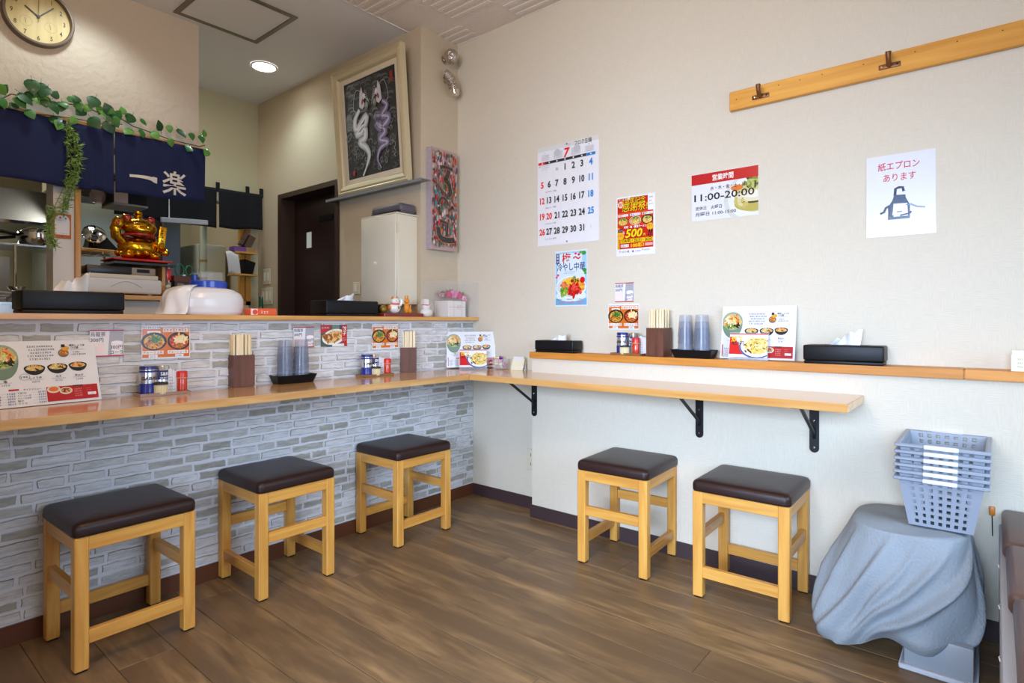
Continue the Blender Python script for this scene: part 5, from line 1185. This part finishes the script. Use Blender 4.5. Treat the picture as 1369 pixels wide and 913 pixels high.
t = thing('red_spatula', 'red topped spatula standing left of the utensil caddy', 'spatula', (-1.12, -1.272, sz)); MB().lathe([(.013, 0), (.013, .08), (.011, .08), (.011, .003), (0, .003)], 16).build('cup', mat('clear_grey_cup', '#8f8a88', .3), t, True); MB().rbox(-.004, .004, -.013, .013, .09, .155, .003, 2).build('blade', M_red, t, True); MB().tube([(0, 0, .004), (0, 0, .095)], .004, 8).build('handle', M_paper, t, True); MB().rbox(-.0025, .0025, -.002, .008, .10, .19, .001, 2, Matrix.Translation((-.007, 0, 0))).build('white_strip', M_paper, t)
t = thing('small_figurine', 'tiny cream figurine on a red base beside the printer', 'figurine', (-1.075, -1.292, sz)); MB().lathe([(.032, 0), (.03, .01), (0, .01)], 20).build('red_base', M_red, t, True); MB().ell((0, 0, .026), .016, .016, .018, 14, 10).ell((0, 0, .052), .014, .013, .013, 14, 10).build('figure', mat('cream_figure', '#cfc3a8', .5), t, True)
t = thing('acrylic_tray', 'clear acrylic box of black trays on the kitchen sill behind the white jug', 'box', (-1.14, -1.055, sz)); m = MB(); 
for bb in ((-.055, .055, -.062, -.06), (-.055, .055, .06, .062), (-.055, -.053, -.06, .06), (.053, .055, -.06, .06)): m.box(*bb, 0, .15)
m.build('box', M_clear, t); MB().box(-.05, .05, -.057, .057, .002, .08).build('black_contents', M_black, t)

# ------------------------------------------------------------------ kitchen behind
def simple(name, label, cat, mb, m, smooth=False, part_='body'):
    t = thing(name, label, cat); o = mb.build(part_, m, t, smooth); return t
t = thing('range_hood', 'large brushed steel range hood in the kitchen above the pots', 'hood', (-2.25, -1.75, 1.62))
MB()._add([(.25, -1.2, 0), (.25, .16, 0), (.10, .16, .215), (.10, -1.2, .215), (-.5, -1.2, 0), (-.5, .16, 0), (-.5, .16, .215), (-.5, -1.2, .215)], [(0, 1, 2, 3), (4, 7, 6, 5), (0, 4, 5, 1), (3, 2, 6, 7), (1, 5, 6, 2), (0, 3, 7, 4)]).build('hood_shell', M_steel, t); MB().box(.2505, .262, -1.2, .16, -.012, .006).build('edge_strip', M_chrome, t)
t = thing('kitchen_cabinet', 'cream overhead cabinet above the steel range hood', 'cabinet', (-2.3, -1.75, 1.85)); MB().rbox(-.4, .0, -.12, .16, .0, .5, .004, 1).build('body', mat('cream_cabinet', '#d2c59c', .5), t); MB().rbox(-.4, .02, -.9, -.125, .0, .5, .004, 1).build('brown_door', mat('brown_cabinet_door', '#8e6448', .5), t)
t = thing('pot_shelf', 'steel wall shelf carrying pots left of the white post', 'shelf', (-2.0, -1.75, 1.465)); MB().rbox(-.22, .12, -1.2, .24, 0, .014, .003, 1).build('shelf_board', M_steel, t); MB().tube([(-.2, .2, .0), (-.2, .2, -.46)], .012, 10).tube([(.1, .2, 0), (.1, .2, -.46)], .012, 10).build('leg', M_steel, t, True)
t = thing('cooking_pot', 'shiny steel cooking pot on the kitchen shelf', 'pot', (-1.96, -1.69, 1.4795)); MB().lathe([(.078, 0), (.085, .01), (.085, .075), (.088, .078), (.08, .085), (.05, .105), (0, .112)], 28).build('body', M_chrome, t, True); MB().tube([(.0, -.085, .06), (.03, -.16, .068), (.05, -.24, .06)], .010, 8).tube([(.03, .08, .06), (.04, .115, .065), (.03, .12, .05)], .006, 8).build('handle', M_black, t, True)
t = thing('frying_pan', 'dark frying pan at the left end of the kitchen shelf', 'pan', (-1.93, -2.0, 1.4795)); MB().lathe([(.1, 0), (.13, .03), (.132, .03), (.126, .028), (.098, .006), (0, .006)], 28).build('pan', M_black, t, True); MB().tube([(.05, .12, .02), (.07, .2, .035)], .009, 8).build('handle', M_black, t, True)
t = thing('ladle', 'steel ladle hanging from the kitchen shelf', 'ladle', (-1.871, -1.80, 1.2)); MB().tube([(0, 0, .27), (0, 0, .03)], .0065, 8).build('handle', M_chrome, t, True); bmx = MB().lathe([(0, -.028), (.03, -.018), (.045, .005), (.043, .005), (.028, -.016), (0, -.025)], 22, Matrix.Translation((.03, .0, .025)), cap=False); bmx.build('bowl', M_chrome, t, True)
simple('splash_plate', 'dull steel splash back behind the stove in the kitchen', 'panel', MB().box(-2.62, -2.60, -3.0, -1.70, .9, 1.46), M_dsteel)
t = thing('stove_counter', 'steel stove counter below the kitchen shelf', 'counter', (-1.9, -2.2, 0)); MB().box(-.6, .3, -1.2, .5, .1, 1.12).build('cabinet', M_steel, t); MB().box(-.6, .31, -1.2, .5, 1.1205, 1.135).build('top', M_steel, t); MB().tube([(.2, .28, 1.19), (.2, .44, 1.18)], .013, 8).tube([(.1, .05, 1.165), (.1, .42, 1.165)], .03, 10).build('burner_pipe', M_chrome, t, True); MB().tube([(.31, .31, 1.142), (.31, .36, 1.2), (.31, .38, 1.17), (.31, .38, 1.14)], .006, 6).build('tap', M_chrome, t, True)
t = thing('lidded_tub', 'small green lidded tub at the left photo edge above the ledge', 'tub', (-.9, -2.07, 1.03)); MB().lathe([(.04, 0), (.045, .09), (0, .09)], 20).build('tub', mat('pale_yellow_tub', '#c9c48a', .5), t, True); MB().lathe([(.047, .0905), (.047, .105), (0, .107)], 20).build('lid', mat('pale_green_lid', '#9cc08c', .5), t, True); MB().box(-.08, .08, -.08, .08, -1.03, -.0005).build('stand', M_steel, t)
# right of the post
t = thing('wire_rack', 'steel wire rack holding pans behind the wooden post', 'rack', (-2.0, -1.40, 1.46)); m = MB()
for x in (-.12, 0, .12): m.tube([(x, -.1, 0), (x, .14, 0)], .005, 6)
for y in (-.1, .02, .14): m.tube([(-.14, y, 0), (.14, y, 0)], .005, 6)
m.tube([(.12, .1, 0), (.12, .1, -.4)], .007, 6).tube([(-.12, .1, 0), (-.12, .1, -.4)], .007, 6); m.build('wires', M_chrome, t, True)
t = thing('wooden_board', 'thin wooden board lying on the wire rack under the pan', 'board', (-1.99, -1.38, 1.466)); MB().rbox(-.1, .11, -.11, .08, 0, .02, .003, 1).build('board', M_rail, t)
t = thing('round_pan_lid', 'round shiny pan lid reflecting a lamp behind the wooden post', 'lid', (-1.98, -1.395, 1.585), (0, R_(62), 0)); MB().lathe([(.066, 0), (.064, .01), (.045, .02), (0, .024)], 28).build('lid', M_chrome, t, True); MB().lathe([(.011, .024), (.013, .04), (0, .042)], 14).build('knob', M_black, t, True); MB().tube([(-.01, 0, -.015), (.085, 0, -.012)], .01, 8).build('stay', M_black, t, True)
t = thing('black_cone', 'black sloping cover beside the round pan lid', 'cover', (-2.02, -1.33, 1.487)); MB()._add([(-.08, -.1, 0), (.05, -.1, 0), (.05, .075, 0), (-.08, .075, 0), (-.05, -.08, .12), (.03, -.08, .12), (.03, -.02, .12), (-.05, -.02, .12)], [(0, 3, 2, 1), (4, 5, 6, 7), (0, 1, 5, 4), (1, 2, 6, 5), (2, 3, 7, 6), (3, 0, 4, 7)]).build('cover', M_black, t)
t = thing('hanging_box', 'black hanging box with grey underside above the golden cat', 'box', (-1.6, -1.345, 1.712)); MB().rbox(-.12, .1, -.08, .095, .012, .15, .003, 1).build('box', M_black, t); MB().box(-.121, .101, -.081, .096, 0, .0115).build('underside', mat('grey_underside', '#8e8a86', .5), t); MB().box(-.09, -.07, .0, .02, .1505, 1.02).build('hanger', M_alu, t); MB().box(.1005, .104, -.08, -.01, .012, .13).build('pale_panel', mat('pale_panel', '#b5a59c', .4), t)
t = thing('glass_jar', 'rounded clear glass jar hanging by the black box', 'jar', (-1.62, -1.472, 1.722)); MB().lathe([(.0, 0), (.03, .004), (.042, .03), (.04, .055), (.028, .075), (.03, .085)], 22, cap=False).build('jar', mat('pinkish_glass', '#b59a94', .08, alpha=.55, coat=.5), t, True); MB().tube([(0, 0, .085), (0, 0, 1.0)], .003, 6).build('cord', M_paper, t)
t = thing('overhead_cabinet', 'dark underside of an overhead cabinet right of the wooden post', 'cabinet', (-2.1, -1.45, 1.83)); MB().box(-.2, .12, -.12, .14, .0, .904).build('body', mat('very_dark_lid', '#17120f', .35), t); MB().box(.03, .09, -.03, .1, -.006, -.0005).build('grey_plate', mat('grey_underside', '#8e8a86', .5), t)
t = thing('wall_rod', 'thin dark rod on the olive kitchen wall above the pan lid', 'rod', (-2.6, -1.2, 1.79)); MB().tube([(0, -.04, .01), (0, .22, -.012)], .007, 8).build('rod', M_black, t, True); MB().box(-.69, -.006, .0, .012, -.006, .006).build('arm', M_black, t)
t = thing('pale_strip', 'pale grey lamp strip hanging on a white cord below the dark curtain', 'lamp', (-1.88, -.92, 1.705)); MB().rbox(-.012, .012, -.125, .175, 0, .034, .003, 1, Matrix.Rotation(.06, 4, 'X') @ Matrix.Rotation(0, 4, 'Z')).build('strip', mat('pale_grey_strip', '#b9bcc4', .4), t); MB().tube([(.0, -.075, .03), (0, -.075, .11)], .004, 6).tube([(0, -.075, .11), (0, -.075, 1.02)], .003, 5).build('cord', M_paper, t)
t = thing('steel_fridge', 'brushed steel fridge with dark side seen under the dark curtain', 'fridge', (-2.55, -.9, 0)); MB().rbox(-.5, 0, -.60, -.03, .05, 1.95, .006, 1).build('steel_door', mat('pale_steel', '#aab4b0', .38, .55), t); MB().box(-.5, .02, -.028, .085, .05, 1.95).build('dark_side', mat('dark_gap', '#2b2420', .6), t); MB().rbox(-.5, .03, .09, .22, .05, 1.95, .005, 1).build('grey_panel', mat('blue_grey_steel', '#7d8694', .35, .7), t)
t = thing('drain_pipe', 'pale green vertical pipe with an orange band beside the fridge', 'pipe', (-2.3, -.60, 0)); MB().tube([(0, 0, 0), (0, 0, 2.7)], .024, 16).build('pipe', mat('pale_green_pipe', '#c3cbb2', .45), t, True); MB().tube([(0, 0, 1.495), (0, 0, 1.512)], .0255, 16).build('band', mat('ochre_band', '#b08a3c', .5), t, True)
t = thing('white_cabinet', 'tall white appliance behind the wooden organiser in the doorway', 'cabinet', (-2.75, -.34, 0)); MB().rbox(-.3, .25, -.22, .0, .05, 1.66, .006, 1).build('body', mat('white_appliance', '#d6dcd2', .3), t); MB().box(.2505, .256, -.2, -.01, .1, 1.64).build('door', mat('white_appliance', '#d6dcd2', .3), t)
for k, (y, z0, n, w_, lab) in enumerate(((-1.30, 1.34, 5, .05, 'short stack of grey plates beside the golden cat'), (-.93, 1.172, 10, .075, 'tall stack of grey plates behind the acrylic box'))):
    for i in range(n):
        o = MB().lathe([(w_ * .5, 0), (w_, .009), (w_, .0115), (w_ * .5, .003), (0, .003)], 24).build('plate', mat('grey_plate', '#8d8f92', .3, coat=.3), None, True, loc=(-1.62, y, z0 + i * .0155))
        tag(o, ('%s grey plate of the ' % ['lowest', 'second from bottom', 'third from bottom', 'fourth from bottom', 'fifth from bottom', 'fifth from top', 'fourth from top', 'third from top', 'second from top', 'topmost'][i if i < n / 2 else 10 - n + i]) + lab, 'plate', lab)
t = thing('plate_stand', 'grey stand carrying the stacked plates in the kitchen', 'stand', (-1.62, -1.1, 0)); MB().box(-.1, .1, -.3, -.12, 0, 1.3395).box(-.1, .1, .07, .27, 0, 1.1715).build('stand', mat('dark_stand', '#4a4541', .6), t)
# wooden organiser in the doorway
t = thing('wall_organiser', 'wooden organiser with two shelves on the edge of the far doorway', 'organiser', (-2.03, -.385, 1.16)); m = MB().box(-.02, .012, -.065, -.03, .03, .6).box(-.02, .012, -.02, .018, 0, .605).box(-.02, .012, -.065, .018, 0, .03); m.build('frame', wood('orange_shelf_wood_z', '#c0842f', '#dba348', 'Z', 34, 14, .35, .1, .04, .05), t)
MB().box(.0125, .12, -.16, .02, .218, .232).build('lower_shelf', M_shelfY, t); MB().box(.0125, .12, -.15, .016, .385, .398).build('upper_shelf', M_shelfY, t)
t = thing('purple_box', 'purple and kraft flat box on the upper organiser shelf', 'box', (-1.96, -.45, 1.5585)); MB().box(-.04, .04, -.09, .0, 0, .034).build('purple_side', mat('purple_card', '#7a4fa0', .5), t); MB().box(-.04, .04, .0005, .07, 0, .034).build('kraft_side', mat('kraft_card', '#a98a5a', .7), t)
t = thing('brown_folder', 'brown folder leaning on the purple box', 'folder', (-1.96, -.44, 1.593)); MB().box(-.03, .03, -.05, -.035, 0, .13, Matrix.Rotation(-.5, 4, 'X')).box(-.03, .03, -.02, .03, 0, .1, Matrix.Rotation(-.45, 4, 'X')).build('folder', mat('brown_card', '#5c4638', .6), t)
t = thing('black_tablet', 'black tablet standing on the lower organiser shelf', 'tablet', (-1.955, -.43, 1.3925)); MB().rbox(-.04, .04, -.06, .03, 0, .1, .004, 1, Matrix.Rotation(-.25, 4, 'X')).build('tablet', M_black, t)
t = thing('loose_paper', 'white paper sheet hanging off the lower organiser shelf', 'paper', (-1.93, -.53, 1.393)); MB().grid(lambda u, v: (.02 * math.sin(v * 2), (u - .5) * .09 - .03 * v, -.01 + .16 * v + .01 * math.sin(u * 5)), 8, 8).build('sheet', M_paper, t, 'all', .0006)
t = thing('green_bottle', 'dark green bottle neck behind the ledge beside the switches', 'bottle', (-1.85, -.37, 1.06)); MB().lathe([(.03, -1.05), (.03, .02), (.016, .06), (.015, .16), (0, .16)], 16).build('bottle', mat('dark_green_glass', '#14553a', .15, coat=.5), t, True)
# switches on the far wall
for (x, z, w_, h_, nm, lab) in ((-1.89, 1.378, .11, .12, 'light_switch', 'upper white switch plate left of the dark door'), (-1.885, 1.228, .16, .13, 'light_switch', 'lower wide switch plate left of the dark door'), (-.742, 1.247, .072, .08, 'light_switch', 'small cream switch plate right of the dark door')):
    t = thing(nm, lab, 'switch', (x, -.3005, z)); MB().rbox(-w_ / 2, w_ / 2, -.008, 0, -h_ / 2, h_ / 2, .003, 1).build('plate', mat('cream_plate', '#d8d2b8', .4), t)
    n = 1 if w_ < .08 else 2 if w_ < .12 else 3
    for i in range(n):
        c = -w_ / 2 + w_ * (i + .5) / n
        MB().rbox(c - .012, c + .012, -.012, -.0085, -h_ * .28, h_ * .28, .001, 1).build('rocker', mat('rocker_white', '#e9e7dd', .35), t)
t = thing('power_outlet', 'cream power outlet low on the wall next to the wall step', 'outlet', (.452, -.0005, .272)); MB().rbox(-.035, .035, -.008, 0, -.058, .058, .003, 1).build('plate', mat('cream_plate', '#d8d2b8', .4), t)
for z_ in (-.025, .025): MB().box(-.008, -.005, -.0088, -.0081, z_ - .008, z_ + .008).box(.005, .008, -.0088, -.0081, z_ - .008, z_ + .008).build('slots', M_black, t)

# cream wall locker and the box on it
t = thing('wall_locker', 'cream enamel wall locker hung beside the dark door', 'locker', (-.158, -.3005, 1.13))
MB().rbox(-.318, 0, -.148, 0, 0, .508, .003, 1).build('body', M_cream, t, 40); MB().rbox(-.3185, -.002, -.1605, -.1485, .002, .508, .004, 2).build('door', mat('pale_cream_door', '#e4e1d2', .15, coat=.6), t, True); MB().box(-.32, .003, -.158, 0, .5085, .516).build('top', M_cream, t)
for z_ in (.05, .43): MB().tube([(.003, -.147, z_ - .03), (.003, -.147, z_ + .03)], .004, 8).build('hinge', M_cream, t, True)
t = thing('grey_case', 'rounded purple grey plastic case lying on the cream locker', 'case', (-.265, -.385, 1.6465)); MB().rbox(-.145, .125, -.055, .06, 0, .055, .018, 4).build('lid', mat('purple_grey_plastic', '#55505a', .4), t, True); MB().rbox(-.14, .12, -.057, .062, .008, .014, .002, 1).build('seam', M_black, t)

# ------------------------------------------------------------------ things on the upper ledge
uz = 1.0585
t = thing('white_jug', 'big white plastic jug with blue screw lid on the upper ledge', 'jug', (-.115, -1.495, uz))
def jugp(u, v):
    a = 2 * PI * u; prof = [(.0, 0), (.138, .0), (.146, .010), (.15, .035), (.149, .066), (.138, .09), (.108, .107), (.075, .114)]
    k = v * (len(prof) - 1); i = min(int(k), len(prof) - 2); f = k - i; r = prof[i][0] * (1 - f) + prof[i + 1][0] * f; z = prof[i][1] * (1 - f) + prof[i + 1][1] * f
    return (.8 * r * math.cos(a), r * math.sin(a), z)
MB().grid(jugp, 48, 29, wrap=True).build('body', mat('translucent_white_plastic', '#e4e8ef', .35, coat=.2), t, 'all')
m = MB().lathe([(.066, .112), (.068, .114), (.068, .138), (.064, .142), (0, .142)], 40, Matrix.Translation((0, .012, 0)))
for k in range(40): a = 2 * PI * k / 40; m.box(.0675, .0695, -.002, .002, .116, .136, Matrix.Translation((0, .012, 0)) @ Matrix.Rotation(a, 4, 'Z'))
m.build('lid', mat('cobalt_blue_lid', '#2146b8', .3, coat=.4), t, True)
t = thing('plastic_bag', 'crumpled white plastic bag draped on the left of the white jug', 'bag', (-.115, -1.495, uz))
q = random.Random(5)
def bag(u, v):      # film clinging to the near left shoulder of the jug, gathered at the lid, spread on the ledge
    a = R_(-178 + 138 * u); prof = [(.072, .122), (.080, .121), (.112, .113), (.142, .095), (.155, .068), (.158, .035), (.165, .012), (.178, .002)]
    k = v * (len(prof) - 1); i = min(int(k), len(prof) - 2); f = k - i; r = prof[i][0] * (1 - f) + prof[i + 1][0] * f; z = prof[i][1] * (1 - f) + prof[i + 1][1] * f
    r += .004 + (.005 * math.sin(u * 23 + v * 4) + .003 * math.sin(u * 41 - v * 7)) * (.2 + v) + .02 * v * math.sin(u * PI) * (.5 + .5 * math.sin(u * 9))
    return (.8 * r * math.cos(a), r * math.sin(a), max(.001, z))
MB().grid(bag, 60, 26).build('bag', mat('white_film', '#e9ecf2', .35, coat=.3), t, 'all', .0008)
t = thing('orange_packet', 'flat orange packet with white print lying on the upper ledge right of the jug', 'packet', (-.03, -1.305, uz)); MB().rbox(-.03, .03, -.056, .062, 0, .03, .003, 1).build('packet', mat('orange_print', '#e2581f', .4, coat=.3), t)
p = P(.0303); p.rect(-.054, .002, -.025, .028, '#e8dcd8'); p.ell(-.036, .014, .011, .011, '#d8432c'); p.bars(-.01, .008, .04, .012, '#f6ede6'); p.build(t, M_print, xf=lambda x, y, z: (z, x, y))
t = thing('red_tray', 'low dark red tray holding small figurines on the upper ledge', 'tray', (-.06, -.53, uz)); MB().rbox(-.06, .06, -.13, .135, 0, .018, .002, 1).build('tray', mat('dark_red_lacquer', '#7a1f1c', .35, coat=.3), t)
tz = uz + .0185
t = thing('lucky_cat', 'small white lucky cat figurine with red collar on the red tray', 'figurine', (-.03, -.57, tz), R_(90))
MB().ell((0, 0, .028), .033, .028, .03, 16, 10).ell((0, -.004, .062), .025, .022, .02, 16, 10).tube([(.026, -.01, .04), (.034, -.014, .06), (.03, -.014, .075)], [.008, .009, .008], 8).build('body', mat('white_ceramic', '#ece8e2', .25, coat=.5), t, True)
m = MB()
for s in (-1, 1): m.lathe([(.009, 0), (.002, .016)], 10, Matrix.Translation((s * .015, 0, .074)))
m.ell((-.036, .0, .03), .006, .012, .014, 8, 6).build('orange_ears', mat('orange_ceramic', '#d9771c', .3, coat=.4), t, True)
MB().tube([(.024 * math.cos(a), -.002 + .021 * math.sin(a), .048) for a in [2 * PI * k / 20 for k in range(21)]], .0035, 6).build('collar', M_red, t, True)
m = MB()
for s in (-1, 1): m.ell((s * .009, -.025, .065), .003, .0015, .002, 6, 4)
m.ell((.0, -.0285, .03), .0025, .0012, .010, 6, 4).ell((.01, -.027, .028), .0025, .0015, .008, 6, 4).build('black_marks', M_handm, t, True)
t = thing('cat_figurine', 'small orange long eared cat figurine standing on the red tray', 'figurine', (-.03, -.49, tz), R_(90))
MB().ell((0, 0, .028), .017, .016, .03, 14, 10).ell((0, -.003, .066), .015, .014, .015, 14, 10).ell((.02, .0, .014), .014, .012, .016, 12, 8).tube([(-.007, 0, .076), (-.008, 0, .096)], [.005, .003], 8).tube([(.007, 0, .076), (.008, 0, .096)], [.005, .003], 8).tube([(.02, 0, .02), (.026, 0, .045)], [.007, .005], 8).build('body', mat('bright_orange_vinyl', '#e08a1c', .4), t, True)
t = thing('gold_ornament', 'dim gold ornament at the left end of the red tray', 'ornament', (-.05, -.628, tz)); MB().ell((0, 0, .02), .02, .022, .022, 14, 10).build('ornament', mat('dull_gold', '#8f7028', .4, .6), t, True); MB().box(-.03, -.026, -.03, .034, 0, .044).build('dark_back', M_black, t)
t = thing('wrapped_figurine', 'small white cat figurine wrapped in clear film beside the flower box', 'figurine', (-.03, -.347, uz), R_(90)); MB().ell((0, 0, .024), .04, .03, .026, 16, 10).ell((-.004, 0, .058), .024, .02, .022, 16, 10).box(-.026, .008, -.012, .012, .072, .098).build('body', mat('white_ceramic', '#ece8e2', .25, coat=.5), t, True); MB().tube([(-.004 + .02 * math.cos(a), .017 * math.sin(a), .066) for a in [2 * PI * k / 16 for k in range(17)]], .004, 6).build('red_ribbon', M_red, t, True)
q = random.Random(9); bmx = bmesh.new(); bmesh.ops.create_icosphere(bmx, subdivisions=3, radius=1)
for v in bmx.verts: v.co = Vector((v.co.x * .055, v.co.y * .04, v.co.z * .05 + .051)) + Vector((q.uniform(-.003, .003), q.uniform(-.003, .003), 0)); v.co.z = max(.0008, v.co.z)
MB().bm(bmx).build('clear_film', M_clear, t)
t = thing('flower_box', 'white box of pink roses inside a clear case at the end of the upper ledge', 'flower box', (-.06, -.12, uz), R_(0))
MB().rbox(-.062, .062, -.085, .055, .003, .095, .003, 1).build('white_box', mat('white_wood_box', '#e4e0dd', .5), t); MB().box(-.066, .066, -.089, .059, 0, .003).build('base', M_paper, t)
p = P(.0624); p.rect(-.045, .003, -.043, .095, '#b5925a'); p.rect(.022, .003, .024, .095, '#b5925a'); p.rect(-.085, .058, .055, .06, '#c0a070'); p.line(spline([(-.03, .048), (-.01, .07), (-.012, .048), (.01, .07), (.006, .045)]), .002, '#c0a070'); p.build(t, M_print, xf=lambda x, y, z: (z, x, y))
q = random.Random(4)
def rose(c, r, col):
    m = MB(); m.ell((0, 0, 0), r * .55, r * .55, r * .6, 12, 8)
    for k in range(9):
        a = k * 2.4; d = r * (.35 + .06 * k); m.grid(lambda u, v: (d * math.cos(a + (u - .5) * 1.5) * (.7 + .35 * v), d * math.sin(a + (u - .5) * 1.5) * (.7 + .35 * v), -r * .5 + r * (1.15 - .03 * k) * v), 6, 4)
    o = m.build('rose', mat('petal_' + col[1:], col, .6), t, True); o.location = (c[0], c[1], c[2] + .014); o.scale = (1.15, 1.15, 1.15)
for c, r, col in (((.03, -.02, .118), .034, '#e07fa6'), ((.035, .02, .113), .028, '#d23a72'), ((.01, .035, .12), .028, '#ecaebf'), ((.04, -.066, .112), .02, '#d8286a'), ((-.01, -.01, .125), .028, '#e6447c'), ((.045, .05, .10), .018, '#eab4c4'), ((-.03, .03, .12), .025, '#e07fa6'), ((-.03, -.05, .118), .024, '#ecaebf'), ((.062, .055, .09), .014, '#dd8ab4')): rose(c, r, col)
m = MB()
for k in range(46):
    a0 = Vector((q.uniform(-.05, .055), q.choice((-.075, -.055, .035, .05, .0)) + q.uniform(-.015, .015), q.uniform(.11, .15))); d = Vector((q.uniform(-1, 1), q.uniform(-1, 1), q.uniform(.1, 1))).normalized() * q.uniform(.02, .04); sd = d.cross(Vector((0, 0, 1))).normalized() * .008; m._add([a0, a0 + d * .5 + sd, a0 + d, a0 + d * .5 - sd], [(0, 1, 2, 3)])
m.build('greenery', mat('rose_leaf', '#5f8a4e', .5, var=.3), t)
m = MB(); X0, X1, Y0, Y1, H = -.068, .105, -.165, .115, .205
for bb in ((X0, X1, Y0, Y0 + .001), (X0, X1, Y1 - .001, Y1), (X0, X0 + .001, Y0 + .001, Y1 - .001), (X1 - .001, X1, Y0 + .001, Y1 - .001)): m.box(*bb, .0, H)
m.box(X0, X1, Y0, Y1, H, H + .001); m.build('clear_case', mat('clear_case_film', '#e9edf2', .03, alpha=.05), t)
